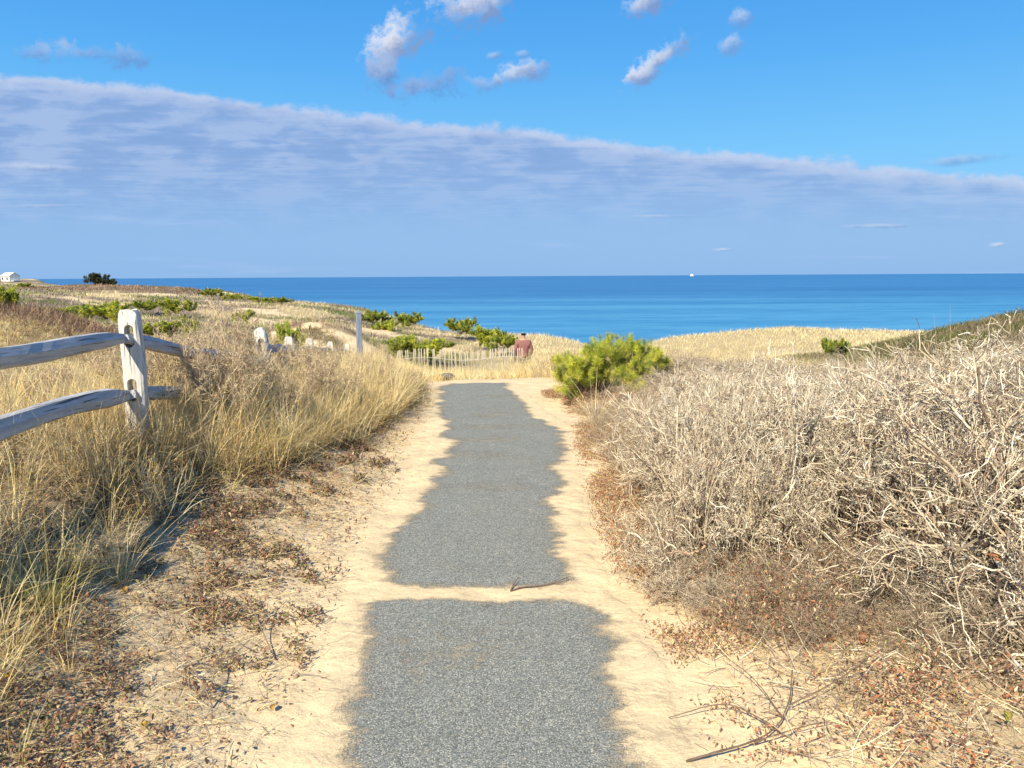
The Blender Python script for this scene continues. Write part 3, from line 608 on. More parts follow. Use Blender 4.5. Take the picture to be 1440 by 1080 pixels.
# ------------------------------------------------------------------ pines
def pine_meshes(name, H, W, ntuft, nneedle, nl, nw, cols, wts, flat=1.0):
    n0 = 13; az = np.arange(n0)*2.4; el = rng.uniform(.25, 1.3, n0); el[0] = 1.5
    d = np.stack([np.cos(az)*np.cos(el), np.sin(az)*np.cos(el), np.sin(el)], 1); L = np.hypot(W*.5*np.cos(el), H*np.sin(el))*.85
    P = walk(np.zeros((n0, 3)), d, L, 6, .12, .08); Rr = .018*H*np.linspace(1, .45, 6)[None]*np.ones((n0, 1))
    P1, R1 = spawn(P, Rr, 7, .42, .9, 4, .25, .3); P2, R2 = spawn(P1, R1, 5, .55, .8, 3, .35, .3)
    big = cat([tubes(P, Rr, pal(n0, [(.16, .12, .09)], [1]), 5), tubes(P1, R1, pal(len(P1), [(.18, .13, .09)], [1]), 4), tubes(P2, np.maximum(R2, .002), pal(len(P2), [(.2, .15, .1)], [1]), 3)])
    ends = np.concatenate([P1[:, -1], P2[:, -1], P2[:, 1]]); dirs = unit(np.concatenate([P1[:, -1]-P1[:, -2], P2[:, -1]-P2[:, -2], P2[:, 1]-P2[:, 0]])+np.array([0, 0, .5]))
    k = rng.permutation(len(ends))[:ntuft]; ends, dirs = ends[k], dirs[k]
    q = np.repeat(np.arange(len(ends)), nneedle); n = len(q)
    base = ends[q]-dirs[q]*(rng.random(n)*nl*1.3)[:, None]
    nd = unit(dirs[q]*.75+unit(rng.normal(0, 1, (n, 3)))*.9)
    tt = np.linspace(0, 1, 3)[None, :, None]; PP = base[:, None]+(nl*rng.uniform(.7, 1.2, n))[:, None, None]*nd[:, None]*tt
    side = unit(np.cross(nd, rng.normal(0, 1, (n, 3))))
    tcx = pal(len(ends), cols, wts, .15)[q]; c = np.clip(tcx*(1+rng.normal(0, .15, (n, 1))), .01, .9)
    ned = ribbons(PP, np.full(n, nw), side, c, .3)
    return mesh_np(name+'_trunk', big[0], big[1], M_bark, big[2]), mesh_np(name+'_crown', ned[0], ned[1], M_needle, ned[2])
PG = [(.52, .53, .05), (.40, .44, .05), (.26, .31, .045), (.62, .58, .09), (.13, .16, .035)]
def pine(me, x_, y_, s, rz, label, group=None, sz=None, name='pine_shrub', z_=None):
    r = empty(name, (x_, y_, (zat(x_, y_)-.03) if z_ is None else z_), rz); r.scale = (s, s, sz or s)
    link('trunk', me[0], r); link('crown', me[1], r)
    return tag(r, label, 'pine', group)
pm = pine_meshes('pn', .85, 1.4, 620, 80, .075, .0028, PG, (3, 3, 2, 2, 1))
p = at(838, 560, 9.6); pine(pm, p.x, p.y, 1.0, .4, 'bright yellow green young pine on the right side of the path, nearest of the pines', z_=zat(p.x, p.y)-.03, sz=.82)
p = at(893, 545, 10.6); pine(pm, p.x, p.y, .82, 2.9, 'small darker green pine close behind the right side of the nearest bright pine', z_=zat(p.x, p.y), sz=.7)
fm = [pine_meshes('pf%d' % i, .8, 2.5, 420, 30, .13, .022, PG, w_) for i, w_ in enumerate([(2, 3, 3, 1, 1.5), (.6, 2, 3, .4, 2.5)])]
dk = pine_meshes('pd', 1.0, 2.4, 300, 30, .16, .035, [(.06, .07, .03), (.10, .10, .04), (.04, .045, .02)], (2, 1, 1))
far = [(602, 490, 27.5, 1.2, .72, 0, 'wide low green pine just behind the left half of the picket fence'), (570, 491, 26.5, .7, .6, 0, 'small yellow green pine behind the left end of the picket fence'),
       (648, 470, 38, .95, .9, 1, 'round dark green pine on the bluff edge above the picket fence'), (682, 482, 33, .85, .9, 0, 'green pine on the dune right of the round dark one, above the picket fence'), (712, 488, 31, .7, .7, 1, 'low dark green pine behind the fence, nearest to the person'),
       (575, 459, 44, .95, .9, 1, 'dark green pine on the bluff edge, between blue grey post and picket fence'), (545, 467, 40, .75, .7, 0, 'small green pine just right of the blue grey post'), (525, 455, 42, .9, .8, 1, 'dark pine against the sea close behind the blue grey post'),
       (405, 478, 17, .42, .8, 0, 'small bright green pine seedling beside the second white fence post'), (263, 452, 22, .34, .75, 0, 'narrow upright yellow green pine in the hollow left of the brown shrubs'), (240, 470, 23, .65, .55, 0, 'yellow green pine low in the hollow right of the nearest fence post'), (210, 474, 22, .5, .45, 0, 'small bright pine just right of the top of the nearest fence post'),
       (150, 449, 30, 1.05, .75, 0, 'broad bright green pine in the hollow just left of the nearest fence post'), (112, 434, 34, .8, .55, 0, 'bright green pine at the left end of the group behind the fence'), (205, 430, 40, .8, .6, 1, 'olive pine low on the slope above the nearest fence post'), (245, 434, 38, 1.0, .8, 0, 'large green pine on the slope upper right of the nearest fence post'), (75, 458, 19, .7, .5, 0, 'yellow green pine in grass above the left end of the top rail'), (4, 470, 15, .5, .6, 0, 'yellow green pine at the left edge of the photo above the top rail'),
       (298, 416, 62, 1.0, .75, 1, 'dark green pine standing against the sea on the ridge right of the brown dune'), (330, 421, 60, 1.1, .5, 0, 'low green pine on the ridge right of the dark one'), (365, 426, 56, 1.1, .5, 0, 'low green pine midway along the ridge'), (395, 427, 52, .9, .5, 1, 'flat dark green pine near the right end of the ridge'),
       (34, 410, 110, 1.7, .9, 0, 'olive green pine below the white house on the far left'), (346, 452, 34, .5, .6, 0, 'tiny green pine on the brown slope left of the brown mound'), (1170, 500, 20, .45, .5, 1, 'low green bush in front of the right hill'), (745, 500, 26, .01, .01, 0, None)]
for k, (px, py, Y, s, sz, i, lb) in enumerate(far):
    if not lb: continue
    p = at(px, py, Y); g = zat(p.x, p.y)
    pine(fm[i], p.x, p.y, s, k*1.1, lb, 'scattered pines on the dunes', sz*.85, z_=max(min(p.z, g+.3), g-.15))
p = at(136, 398, 92); r = pine(dk, p.x, p.y, 1.25, 0, 'dark windswept bush on top of the brown dune on the left skyline', None, 1.3, 'dark_bush'); r['category'] = 'bush'
p = at(155, 400, 92); r = pine(dk, p.x, p.y, .9, 2, 'smaller dark bush trailing right of the windswept one on the brown dune', None, .8, 'dark_bush'); r['category'] = 'bush'

# prominent tufts and sprigs
def tuft_thing(px, py, Y, nb, L, wd, label, lean=.45, droop=.5, cols=STR, w=(3, 2, 3, 1, 1, .5), z_=None):
    p = at(px, py, Y); c = np.array([[p.x, p.y]]); V, Fq, C_ = tufts(c, np.array([nb]), np.array([L]), .04, lean, cols, w, wd, droop, 7)
    g = zat(p.x, p.y); V = V-np.array([p.x, p.y, g])
    o = link('grass_tuft', mesh_np('grass_tuft', V, Fq, M_grass, C_)); o.location = (p.x, p.y, g if z_ is None else z_); tag(o, label, 'grass tuft')
tuft_thing(838, 596, 7.9, 150, .78, .0045, 'pale straw tuft fanning out in front of the bright green pine', .5, .55)
tuft_thing(60, 790, 3.0, 120, .55, .003, 'yellow tuft of long thin blades at the left edge of the photo under the fence', .35, .5, w=(2, 3, 1, 1, 2, 1))
tuft_thing(158, 700, 3.4, 70, .5, .003, 'straw tuft below the nearest fence post, right of the yellow one', .35, .45)
tuft_thing(1190, 1075, 2.55, 60, .2, .0016, 'small greenish brown tuft on bare sand at the bottom, right of the path', .4, .2, [(.28, .2, .1), (.2, .2, .08), (.45, .35, .2)], (2, 1, 1))
tuft_thing(1180, 640, 5.5, 26, .95, .004, 'golden tuft rising out of the thicket right of the path', .3, .35)
tuft_thing(1350, 560, 5.2, 24, 1.1, .004, 'tall straw blades standing above the thicket near the right edge of the photo', .2, .25)
tuft_thing(330, 600, 6.0, 90, .55, .004, 'bright golden tuft on the bank between the fence post and the path', .35, .45)

M_wood = None
def wood_mat(name, c1, c2, c3, axis):
    mt, t, b = material(name); tc = t.new('ShaderNodeTexCoord').outputs['Object']
    sc = [26, 26, 26]; sc[axis] = 1.6
    g = t.noise(t.mapping(tc, tuple(sc)), 1.6, 6, .65, .3); m2 = t.noise(tc, 7, 4, .6)
    sc2 = [90, 90, 90]; sc2[axis] = 2.2; ck = t.noise(t.mapping(tc, tuple(sc2)), 1.0, 3, .5)
    c = t.mix(t.smooth(g, .3, .7), c1, c2); c = t.mix(t.smooth(m2, .55, .7, 0, .5), c, c3); crack = t.smooth(ck, .40, .34)
    c = t.mix(t.math('MULTIPLY', crack, .75), c, (.05, .04, .035))
    t.put(b.inputs['Base Color'], c); b.inputs['Roughness'].default_value = .85
    bump(t, b, t.math('SUBTRACT', g, t.math('MULTIPLY', crack, .6)), .8, .008)
    return mt
MW_post = wood_mat('weathered_post_wood', (.50, .46, .40), (.68, .64, .56), (.42, .40, .32), 2)
MW_rail = wood_mat('weathered_rail_wood', (.34, .34, .33), (.52, .51, .49), (.42, .38, .32), 1)
MW_shade = wood_mat('shade_toned_grey_wood', (.20, .22, .27), (.27, .30, .36), (.17, .18, .22), 2)  # grey wood, darkened and blued in colour for the post's shaded face
MW_slat = wood_mat('bleached_slat_wood', (.42, .36, .26), (.58, .51, .39), (.34, .30, .22), 2)
def bm_obj(name, bm, mat, parent=None, smooth=False):
    me = bpy.data.meshes.new(name); bm.to_mesh(me); bm.free(); me.materials.append(mat)
    for p_ in me.polygons: p_.use_smooth = smooth
    return link(name, me, parent)
def baked(o):
    dg = bpy.context.evaluated_depsgraph_get(); me = bpy.data.meshes.new_from_object(o.evaluated_get(dg)); o.modifiers.clear(); o.data = me
def post_mesh(h, wx, wy, holes, seed):
    rr = random.Random(seed); bm = bmesh.new(); rings = []
    zs = [-.25, 0, h*.2, h*.4, h*.6, h*.78, h*.9, h*.965, h]
    for z_ in zs:
        k = 1 if z_ < h*.8 else (1, .97, .84, .64)[zs.index(z_)-5]
        ring = []
        pf = [(-1, -.8), (-.75, -1), (0, -1.03), (.75, -1), (1, -.8), (1, .8), (.75, 1), (0, 1), (-.75, 1), (-1, .8)]
        for a_, b_ in pf:
            ring.append(bm.verts.new((a_*wx/2*(k if a_ > 0 else 1-(1-k)*.75)+rr.uniform(-.003, .003)+.008*math.sin(z_*5), b_*wy/2*(.5+.5*k)+rr.uniform(-.003, .003), z_+(rr.uniform(-.012, .012) if z_ == h else 0))))
        rings.append(ring)
    n = len(rings[0])
    for r0, r1 in zip(rings, rings[1:]):
        for i in range(n): bm.faces.new((r0[i], r0[(i+1) % n], r1[(i+1) % n], r1[i]))
    bm.faces.new(rings[-1]); bm.faces.new(rings[0][::-1])
    o = bm_obj('post', bm, MW_post)
    for hz, hh, hw in holes:
        cb = bmesh.new(); pr = []
        for i in range(16):
            an = i*math.pi/8; pr.append((hw/2*math.cos(an), (hh/2-hw/2)*(1 if math.sin(an) > 0 else -1)+hw/2*math.sin(an)))
        f1 = [cb.verts.new((x_, -.3, hz+z_)) for x_, z_ in pr]; f2 = [cb.verts.new((x_, .3, hz+z_)) for x_, z_ in pr]
        for i in range(16): cb.faces.new((f1[i], f1[(i+1) % 16], f2[(i+1) % 16], f2[i]))
        cb.faces.new(f1[::-1]); cb.faces.new(f2)
        bmesh.ops.recalc_face_normals(cb, faces=cb.faces)
        c = bm_obj('cut', cb, MW_post); md = o.modifiers.new('b', 'BOOLEAN'); md.operation = 'DIFFERENCE'; md.solver = 'EXACT'; md.object = c
        bpy.context.view_layer.update(); baked(o); bpy.data.objects.remove(c)
    return o
fence = empty('split_rail_fence', (0, 0, 0)); 
FP = [(180, 435, 5.0), (372, 462, 8.0), (404, 474, 10.6), (437, 476, 13.3), (463, 481, 16), (488, 484, 18.6)]
ends_top = []
prev = None; tops = []
for i, (px, py, Y) in enumerate(FP):
    p = at(px, py, Y); g = zat(p.x, p.y); h = p.z-g
    po = post_mesh(h, .125, .11, [(h-.175, .15, .06), (h-.53, .15, .06)], i); po.parent = fence; po.location = (p.x, p.y, g)
    po.rotation_euler = (R(-1), R([0.6, -3, 2, -1, 2, 1][i]), R([9, 5, 12, 12, 10, 8][i]))
    tops.append((p.x, p.y, p.z))
fence.location = (tops[0][0], tops[0][1], zat(tops[0][0], tops[0][1]))
for ch in fence.children: ch.location -= fence.location
def rail(A, B, ra, rb, sag, name, seed, flat=1.25):
    rr = random.Random(seed); A = Vector(A); B = Vector(B); d = B-A; L = d.length; dn = d.normalized(); s = dn.cross(Vector((0, 0, 1))).normalized(); u_ = s.cross(dn)
    bm = bmesh.new(); rings = []; N = 26; ph = [rr.uniform(0, 6) for _ in range(4)]; offs = [rr.uniform(.88, 1.12) for _ in range(7)]
    for k in range(N+1):
        q_ = k/N; e = min(q_, 1-q_)*L; tp = .55+.45*min(1, e/.30); rad = (ra*(1-q_)+rb*q_)*tp*(1+.06*math.sin(q_*11+ph[2]))
        c = Vector((0, L*q_, 0)); cz = sag*math.sin(math.pi*q_)+.012*math.sin(q_*9+ph[0]); cx = .012*math.sin(q_*7+ph[1])
        ring = []
        for j in range(7):
            an = j*2*math.pi/7+.25+.1*math.sin(q_*4+ph[3]); r_ = rad*offs[j]*(1+rr.uniform(-.035, .035))
            ring.append(bm.verts.new((math.cos(an)*r_/flat**.5*tp**.3+cx, c.y, math.sin(an)*r_*flat**.5+cz)))
        rings.append(ring)
    for r0, r1 in zip(rings, rings[1:]):
        for i in range(7): bm.faces.new((r0[i], r0[(i+1) % 7], r1[(i+1) % 7], r1[i]))
    bm.faces.new(rings[0][::-1]); bm.faces.new(rings[-1]); bmesh.ops.recalc_face_normals(bm, faces=bm.faces)
    o = bm_obj(name, bm, MW_rail, fence)
    q = Matrix((s, dn, u_)).transposed().to_4x4(); q.translation = A-fence.location
    o.matrix_local = q; return o
t0 = Vector(tops[0]); zt = t0.z-.20; zb = t0.z-.565
rail((t0.x-.02, t0.y+.03, zt+.0), (-2.40, 2.35, zt+.02), .048, .062, .018, 'rail', 1)
rail((t0.x-.02, t0.y+.03, zb), (-2.44, 2.30, zb+.04), .048, .062, .035, 'rail', 2)
nx = [Vector(q) for q in tops]
rail((nx[0].x+.022, nx[0].y-.10, zt+.005), (nx[1].x, nx[1].y+.05, nx[1].z-.40), .05, .055, .01, 'rail', 3)
rail((nx[0].x+.022, nx[0].y-.08, zb), (nx[1].x, nx[1].y+.05, nx[1].z-.54), .05, .055, -.02, 'rail', 4)
for i in range(1, 5):
    for dz in (.19, .54): rail((nx[i].x, nx[i].y-.06, nx[i].z-dz), (nx[i+1].x, nx[i+1].y+.06, nx[i+1].z-dz), .048, .05, 0, 'rail', 10+i+int(dz*100))
tag(fence, 'weathered split rail fence with pale posts running along the left bank', 'fence')
# near post standing just outside the frame carries the other ends of the two near rails
po = post_mesh(.80, .15, .12, [(.80-.175, .15, .06), (.80-.53, .15, .06)], 33); po.parent = fence; po.location = Vector((-2.41, 2.32, zt-.61))-fence.location
# grey marker post
p = at(504, 440, 15); g = zat(p.x, p.y)
bm = bmesh.new(); bmesh.ops.create_cube(bm, size=1)
bmesh.ops.scale(bm, verts=bm.verts, vec=(.095, .095, p.z-g+.2)); bmesh.ops.bevel(bm, geom=bm.edges[:], offset=.008, segments=2, affect='EDGES')
mk = empty('marker_post', (p.x, p.y, g), R(28)); o = bm_obj('shaft', bm, MW_shade, mk); o.location = (0, 0, (p.z-g-.2)/2)
bm = bmesh.new(); bmesh.ops.create_cone(bm, cap_ends=True, segments=4, radius1=.075, radius2=.03, depth=.04, matrix=Matrix.Rotation(math.pi/4, 4, 'Z')); o = bm_obj('cap', bm, MW_shade, mk); o.location = (0, 0, p.z-g+.02)
tag(mk, 'slim square blue grey post standing alone in the grass against the sea', 'post')

# ------------------------------------------------------------------ picket (snow) fences
def box(bm, x0, x1, y0, y1, z0, z1):
    v = [bm.verts.new(q) for q in ((x0, y0, z0), (x1, y0, z0), (x1, y1, z0), (x0, y1, z0), (x0, y0, z1), (x1, y0, z1), (x1, y1, z1), (x0, y1, z1))]
    for f in ((0, 3, 2, 1), (4, 5, 6, 7), (0, 1, 5, 4), (1, 2, 6, 5), (2, 3, 7, 6), (3, 0, 4, 7)): bm.faces.new([v[i] for i in f])
mw, tw, bw = material('fence_wire'); bw.inputs['Base Color'].default_value = (.62, .58, .5, 1); bw.inputs['Roughness'].default_value = .5
def picket_fence(A, B, n, h, label):
    A = Vector(A); B = Vector(B); r = empty('picket_fence', (A.x, A.y, zat(A.x, A.y)))
    bm = bmesh.new(); v = [(-.015, 0), (.015, 0), (.015, h-.03), (0, h), (-.015, h-.03)]
    f = [bm.verts.new((a_, -.005, b_)) for a_, b_ in v]; g = [bm.verts.new((a_, .005, b_)) for a_, b_ in v]
    bm.faces.new(f); bm.faces.new(g[::-1])
    for i in range(5): bm.faces.new((f[i], g[i], g[(i+1) % 5], f[(i+1) % 5]))
    bmesh.ops.recalc_face_normals(bm, faces=bm.faces)
    p0 = bm_obj('picket', bm, MW_slat, r); th = math.atan2(B.y-A.y, B.x-A.x); pl = []
    wires = [[], []]
    for i in range(n):
        o = p0 if i == 0 else p0.copy()
        if i: COL.objects.link(o); o.parent = r
        q = i/(n-1); X_ = A.x+(B.x-A.x)*q; Y_ = A.y+(B.y-A.y)*q+.12*math.sin(q*6); z_ = A.z+(B.z-A.z)*q-h+.05*math.sin(q*9)
        o.location = (X_-r.location.x, Y_-r.location.y, z_-r.location.z+random.uniform(-.02, .02)); o.rotation_euler = (random.gauss(0, .02), random.gauss(0, .045), th)
        for k, hh in enumerate((.28, .72)): wires[k].append((X_, Y_-.012, z_+h*hh))
    for k in range(2):
        P = np.array(wires[k])[None]; V, Fq, C_ = tubes(P, np.full((1, n), .006), np.ones((1, 3)), 4); V = V-np.array(r.location)
        link('wire', mesh_np('wire', V, Fq, mw), r)
    tag(r, label, 'fence')
picket_fence(at(557, 493, 22.3), at(735, 490, 23.3), 54, 1.0, 'low bleached picket fence of thin slats beyond the end of the path')
picket_fence(at(1058, 494, 42), at(1215, 487, 44), 60, 1.15, 'faint bleached picket fence at the foot of the golden dune on the right')

# ------------------------------------------------------------------ person
def skin_mesh(name, verts, edges, mat, parent, sub=2):
    me = bpy.data.meshes.new(name); me.from_pydata([v[:3] for v in verts], edges, []); o = link(name, me, parent)
    md = o.modifiers.new('s', 'SKIN'); md.use_smooth_shade = True
    for i, v in enumerate(verts): me.skin_vertices[0].data[i].radius = (v[3], v[4] if len(v) > 4 else v[3])
    me.skin_vertices[0].data[0].use_root = True
    o.modifiers.new('u', 'SUBSURF').levels = sub
    bpy.context.view_layer.update(); baked(o); o.data.materials.clear(); o.data.materials.append(mat)
    for p_ in o.data.polygons: p_.use_smooth = True
    return o
def flatmat(name, c, r=.8, var=.15):
    mt, t, b = material(name); tc = t.new('ShaderNodeTexCoord').outputs['Object']; n = t.smooth(t.noise(tc, 18, 4, .6), .3, .7, 1-var, 1+var)
    t.put(b.inputs['Base Color'], t.mix(1.0, (*c, 1), t.xyz(n, n, n), 'MULTIPLY')); b.inputs['Roughness'].default_value = r
    return mt
p = at(736, 467, 24.3); g = zat(p.x, p.y); H = 1.72; pe = empty('person', (p.x, p.y, p.z-H), R(14))
MSK = flatmat('skin', (.48, .27, .19), .5); MJK = flatmat('maroon_jacket', (.27, .12, .105)); MTR = flatmat('dark_trousers', (.04, .045, .06)); MHR = flatmat('dark_hair', (.018, .012, .01), .6); MSH = flatmat('shoes', (.03, .03, .03), .6)
bv = [(0, 0, .95, .15, .11), (0, 0, 1.12, .14, .10), (0, 0, 1.30, .17, .11), (0, -.01, 1.43, .12, .085), (0, 0, 1.50, .055, .055), (0, .02, 1.58, .075, .085), (0, .015, 1.645, .075, .095),
      (.18, 0, 1.40, .055), (.25, -.01, 1.14, .042), (.24, .07, .92, .034), (-.18, 0, 1.40, .055), (-.25, -.01, 1.14, .042), (-.24, .07, .92, .034),
      (.095, 0, .86, .085), (.10, .03, .50, .055), (.10, -.02, .09, .038), (.11, .12, .04, .03), (-.095, 0, .86, .085), (-.10, .0, .50, .055), (-.10, -.08, .09, .038), (-.11, .06, .04, .03)]
be = [(0, 1), (1, 2), (2, 3), (3, 4), (4, 5), (5, 6), (3, 7), (7, 8), (8, 9), (3, 10), (10, 11), (11, 12), (0, 13), (13, 14), (14, 15), (15, 16), (0, 17), (17, 18), (18, 19), (19, 20)]
for s_, w_ in ((1, 9), (-1, 12)):                                    # palms, fingers and thumbs
    wr = bv[w_]; bv.append((wr[0], wr[1]+.035, wr[2]-.06, .026, .014)); be.append((w_, len(bv)-1)); pi = len(bv)-1
    for k in range(4):
        fx = wr[0]-.02+.0135*k; ln = (.035, .042, .04, .03)[k]
        bv.append((fx, wr[1]+.05, wr[2]-.085-ln*.4, .0085)); be.append((pi, len(bv)-1)); bv.append((fx, wr[1]+.062, wr[2]-.095-ln*1.4, .007)); be.append((len(bv)-2, len(bv)-1))
    bv.append((wr[0]-.02*s_, wr[1]+.06, wr[2]-.05, .010)); be.append((pi, len(bv)-1))
body = skin_mesh('body', bv, be, MSK, pe)
skin_mesh('jacket', [(0, 0, .86, .19, .14), (0, 0, 1.02, .185, .14), (0, 0, 1.20, .19, .135), (0, 0, 1.36, .19, .125), (0, -.01, 1.46, .11, .09), (.20, 0, 1.41, .078), (.275, -.01, 1.16, .064), (.25, .06, .95, .05), (-.20, 0, 1.41, .078), (-.275, -.01, 1.16, .064), (-.25, .06, .95, .05)],
          [(0, 1), (1, 2), (2, 3), (3, 4), (3, 5), (5, 6), (6, 7), (3, 8), (8, 9), (9, 10)], MJK, pe)
skin_mesh('trousers', [(0, 0, .90, .165, .125), (.10, 0, .80, .10), (.105, .03, .50, .075), (.105, -.02, .10, .06), (-.10, 0, .80, .10), (-.105, 0, .50, .075), (-.105, -.08, .10, .06)], [(0, 1), (1, 2), (2, 3), (0, 4), (4, 5), (5, 6)], MTR, pe)
for s_, yo in ((1, 0), (-1, -.06)): skin_mesh('shoe', [(.105*s_, -.03+yo, .05, .045, .05), (.11*s_, .08+yo, .04, .042, .036), (.112*s_, .17+yo, .035, .035, .026)], [(0, 1), (1, 2)], MSH, pe)
skin_mesh('hair', [(0, -.015, 1.60, .085, .08), (0, -.005, 1.655, .088, .10), (0, .0, 1.69, .07, .085)], [(0, 1), (1, 2)], MHR, pe)
skin_mesh('nose', [(0, .10, 1.60, .012), (0, .125, 1.575, .014)], [(0, 1)], MSK, pe, 1)
for s_ in (1, -1): skin_mesh('eye', [(.03*s_, .098, 1.605, .009), (.034*s_, .098, 1.605, .008)], [(0, 1)], MHR, pe, 1)
skin_mesh('collar', [(0, -.01, 1.475, .075, .07), (0, 0, 1.515, .068, .064)], [(0, 1)], flatmat('pale_scarf', (.6, .5, .42)), pe, 1)
tag(pe, 'person seen from behind in a maroon jacket, standing beyond the end of the path', 'person')

# ------------------------------------------------------------------ house and ship
MWH = flatmat('white_cladding', (.80, .76, .66), .7, .05); MRF = flatmat('pale_roof', (.62, .56, .46), .8, .1); MGL = flatmat('window_glass', (.04, .05, .06), .2, .05)
p = at(15, 397, 400); hs = empty('house', (p.x, p.y, zat(p.x, p.y)-.3), R(-25))
bm = bmesh.new(); box(bm, -3.6, 3.6, -2.6, 2.6, 0, 3.0)
for sx in (-3.6, 3.57):
    v = [bm.verts.new(q) for q in ((sx, -2.6, 3.0), (sx, 2.6, 3.0), (sx, 0, 4.5), (sx+.03, -2.6, 3.0), (sx+.03, 2.6, 3.0), (sx+.03, 0, 4.5))]
    bm.faces.new(v[:3]); bm.faces.new(v[3:][::-1]); bm.faces.new((v[0], v[3], v[5], v[2])); bm.faces.new((v[1], v[2], v[5], v[4]))
bm_obj('wall', bm, MWH, hs)
bm = bmesh.new()
for s_ in (1, -1):
    pr = [(s_*2.95, 2.85), (0, 4.6), (0, 4.78), (s_*2.95, 3.03)]
    f = [bm.verts.new((-3.9, y_, z_)) for y_, z_ in pr]; g_ = [bm.verts.new((3.9, y_, z_)) for y_, z_ in pr]
    bm.faces.new(f); bm.faces.new(g_[::-1])
    for i in range(4): bm.faces.new((f[i], g_[i], g_[(i+1) % 4], f[(i+1) % 4]))
bmesh.ops.recalc_face_normals(bm, faces=bm.faces); bm_obj('roof', bm, MRF, hs)
for x_ in (-2.2, 1.6):
    bm = bmesh.new(); box(bm, x_-.6, x_+.6, -2.66, -2.61, 1.0, 2.3); bm_obj('window', bm, MGL, hs)
bm = bmesh.new(); box(bm, -.6, .4, -2.66, -2.61, .05, 2.2); bm_obj('door', bm, MRF, hs)
bm = bmesh.new(); box(bm, 3.62, 5.6, -2.0, 2.2, .3, .5); [box(bm, 3.7+1.8*i, 3.8+1.8*i, -1.95, -1.85, -.6, 1.4) for i in range(2)]; bm_obj('deck', bm, MWH, hs)
tag(hs, 'small white gabled house on the far bluff at the left edge of the photo', 'house')
d = ray(973, 388); Ys = 21000; sx = d.x/d.y*Ys; sh = empty('ship', (sx, Ys, -32), R(4))
bm = bmesh.new(); pr = [(-62, 0), (55, 0), (70, 13), (-65, 13)]
f = [bm.verts.new((a_, -9, b_)) for a_, b_ in pr]; g_ = [bm.verts.new((a_, 9, b_)) for a_, b_ in pr]; bm.faces.new(f); bm.faces.new(g_[::-1])
for i in range(4): bm.faces.new((f[i], g_[i], g_[(i+1) % 4], f[(i+1) % 4]))
bmesh.ops.recalc_face_normals(bm, faces=bm.faces); bm_obj('hull', bm, flatmat('ship_hull', (.45, .48, .5)), sh)
bm = bmesh.new(); box(bm, -45, 35, -7, 7, 13, 34); box(bm, -30, 15, -6, 6, 34, 52); bm_obj('superstructure', bm, flatmat('ship_white', (.85, .85, .82)), sh)
bm = bmesh.new(); box(bm, -18, -8, -3, 3, 52, 64); bm_obj('funnel', bm, flatmat('ship_funnel', (.7, .7, .68)), sh)
tag(sh, 'tiny white ship on the sea horizon', 'ship')

# ------------------------------------------------------------------ small single things
def stick_thing(name, chains, label, catg, cols=[(.16, .11, .075)]):
    ps = []
    for ch, r0 in chains:
        Q = np.array([[c_[0], c_[1], zat(c_[0], c_[1])+c_[2]] for c_ in ch]); m_ = len(Q); K_ = m_*4
        Qe = np.vstack([2*Q[0]-Q[1], Q, 2*Q[-1]-Q[-2]]); P = []
        for tt_ in np.linspace(0, m_-1-1e-6, K_):
            i_ = int(tt_); f_ = tt_-i_; a0, a1, a2, a3 = Qe[i_:i_+4]
            P.append(.5*(2*a1+(a2-a0)*f_+(2*a0-5*a1+4*a2-a3)*f_**2+(3*a1-a0-3*a2+a3)*f_**3)+rng.normal(0, r0*.15, 3))
        P = np.array(P)[None]
        ps.append(tubes(P, (r0*np.linspace(1, .45, K_))[None], pal(1, cols, [1], .05), 6))
    V, Fq, C_ = cat(ps); o_ = V[0].copy(); o = link(name, mesh_np(name, V-o_, Fq, M_bark, C_, True)); o.location = o_; tag(o, label, catg)
def g0(px, py, h=0.0):
    x_, y_ = on0(px, py); return (x_, y_, h)
stick_thing('stick', [([g0(718, 834, .010), g0(735, 830, .016), g0(762, 827, .012), g0(782, 823, .018), g0(800, 818, .03)], .0045), ([g0(718, 834, .01), g0(722, 828, .02), g0(728, 822, .035)], .0045), ([g0(775, 824, .015), g0(790, 826, .02), g0(800, 824, .03)], .0025)], 'short dark forked stick lying on the sand strip across the path', 'stick')
stick_thing('dead_branch', [([g0(965, 1074, .01), g0(1010, 1068, .03), g0(1060, 1055, .035), g0(1092, 1035, .03), g0(1108, 1010, .05), g0(1112, 985, .09)], .0042), ([g0(1112, 1012, .04), g0(1170, 1000, .07), g0(1230, 975, .1), g0(1290, 950, .12)], .0032), ([g0(1100, 1025, .03), g0(1060, 985, .07), g0(1010, 945, .08)], .0025), ([g0(1090, 1036, .03), g0(1020, 1010, .05), g0(940, 1015, .02)], .003), ([g0(1060, 1056, .03), g0(1120, 1048, .05), g0(1180, 1035, .03)], .003)], 'dark curved dead branch lying on the sand at the bottom, right of the path', 'branch')
stick_thing('upright_sprig', [([g0(300, 1012, .0), g0(288, 1000, .06), g0(262, 985, .14), g0(247, 975, .22), g0(238, 972, .30)], .0028)], 'thin bare sprig leaning left out of the ground cover at the lower left', 'sprig', [(.24, .16, .12)])
stick_thing('upright_sprig', [([g0(388, 930, .0), g0(372, 905, .03), g0(355, 890, .12), g0(345, 885, .22)], .0028), ([g0(388, 930, .0), g0(400, 915, .04), g0(412, 912, .05)], .002)], 'thin bare sprig leaning left, upper of the two at the lower left', 'sprig', [(.2, .14, .1)])
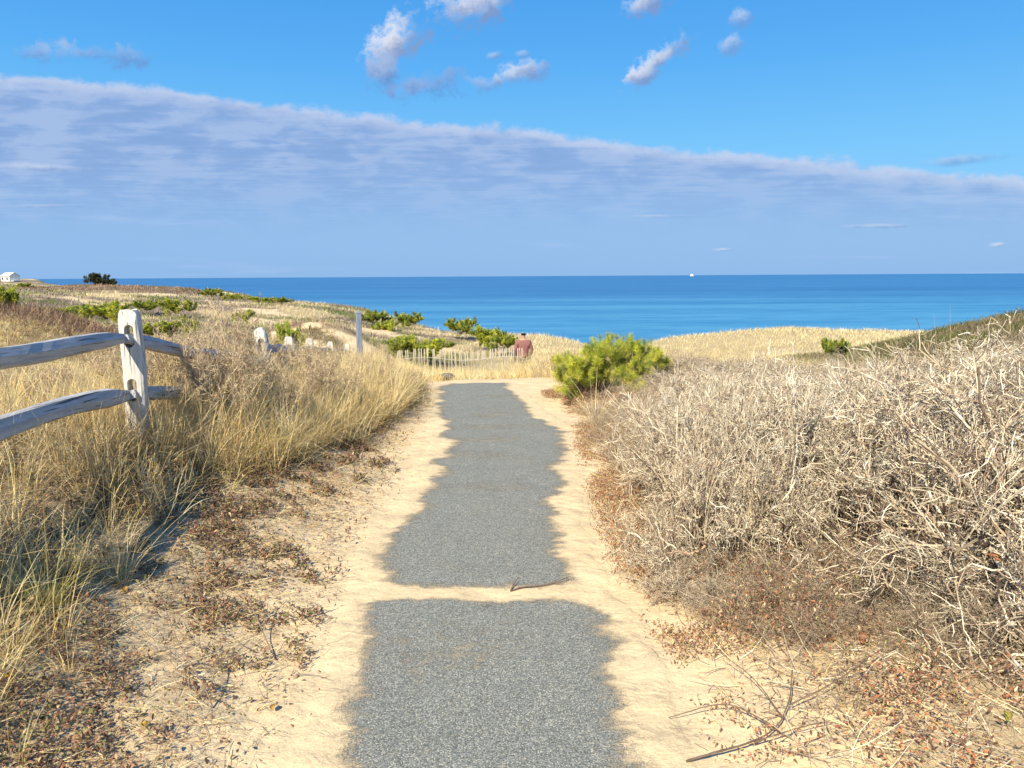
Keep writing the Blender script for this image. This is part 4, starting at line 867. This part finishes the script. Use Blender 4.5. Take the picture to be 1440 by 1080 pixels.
def leaf_thing(px, py, size, colr, label, h=.015, Y=None, z_=None, name='fallen_leaf', n=1):
    if Y is None: x_, y_, _ = g0(px, py); z0 = zat(x_, y_)+h
    else: q = at(px, py, Y); x_, y_, z0 = q
    bm = bmesh.new(); N = 9; rows_ = []
    for i in range(N+1):
        q_ = i/N; wv = size*.38*math.sin(math.pi*min(.97, q_*.95+.04))**.8; yy_ = size*(q_-.5); cu = size*.28*math.sin(q_*2.6+1)
        rows_.append([bm.verts.new((-wv, yy_, cu+wv*.5)), bm.verts.new((-wv*.5, yy_, cu+wv*.12)), bm.verts.new((0, yy_, cu)), bm.verts.new((wv*.5, yy_, cu+wv*.15)), bm.verts.new((wv, yy_, cu+wv*.6))])
    for r0, r1 in zip(rows_, rows_[1:]):
        for j in range(4): bm.faces.new((r0[j], r0[j+1], r1[j+1], r1[j]))
    bmesh.ops.solidify(bm, geom=bm.faces[:], thickness=size*.02)
    o = bm_obj(name, bm, flatmat('leaf_%d' % px, colr, .55, .3), None, True); o.location = (x_, y_, z0); o.rotation_euler = (random.uniform(-.3, .5), random.uniform(-.4, .4), random.uniform(0, 6))
    tag(o, label, 'leaf')
leaf_thing(163, 825, .045, (.75, .50, .03), 'bright yellow leaf on the sand, upper left one of the two beside each other', Y=3.35, h=.02)
leaf_thing(174, 830, .04, (.72, .44, .04), 'bright yellow leaf on the sand, lower right one of the two beside each other', Y=3.32, h=.02)
leaf_thing(205, 1054, .03, (.78, .52, .04), 'yellow leaf at the bottom of the photo left of the path')
leaf_thing(20, 1036, .03, (.74, .48, .05), 'yellow leaf in the bottom left corner of the photo')
leaf_thing(385, 1002, .03, (.66, .40, .08), 'orange yellow leaf at the edge of the sand margin, lower left')
leaf_thing(104, 893, .06, (.26, .10, .06), 'curled reddish brown leaf on the sand at the left', h=.02)
leaf_thing(1392, 785, .06, (.55, .27, .12), 'large curled orange leaf caught on a branch near the right edge', Y=2.75)
leaf_thing(1215, 935, .06, (.50, .20, .09), 'rusty leaf standing on the ground below the front shrub', h=.03)
leaf_thing(1412, 1055, .035, (.45, .48, .08), 'yellow green leaf at the bottom right corner of the photo', h=.03)
leaf_thing(1270, 857, .05, (.22, .22, .05), 'olive green leaf low inside the front shrub', Y=3.25)
leaf_thing(1346, 590, .075, (.85, .82, .74), 'white papery leaf caught high on top of the thicket at the right', Y=3.6)
# low rock by the end of the path
bm = bmesh.new(); bmesh.ops.create_icosphere(bm, subdivisions=4, radius=.5)
for v in bm.verts:
    q = v.co.copy(); f_ = 1+.25*(vnoise(q.x*3+5, q.y*3, 1, 4)-.5)+.2*(vnoise(q.z*4+3, q.x*4, 1, 6)-.5); v.co = Vector((q.x*f_*.30, q.y*f_*.22, q.z*f_*.13))
p = at(628, 531, 13.2); o = bm_obj('rock', bm, flatmat('dark_rock', (.13, .12, .11), .9, .35), None, True); o.location = (p.x, p.y, zat(p.x, p.y)+.1); tag(o, 'low dark rock in the grass at the left of the path end', 'rock')
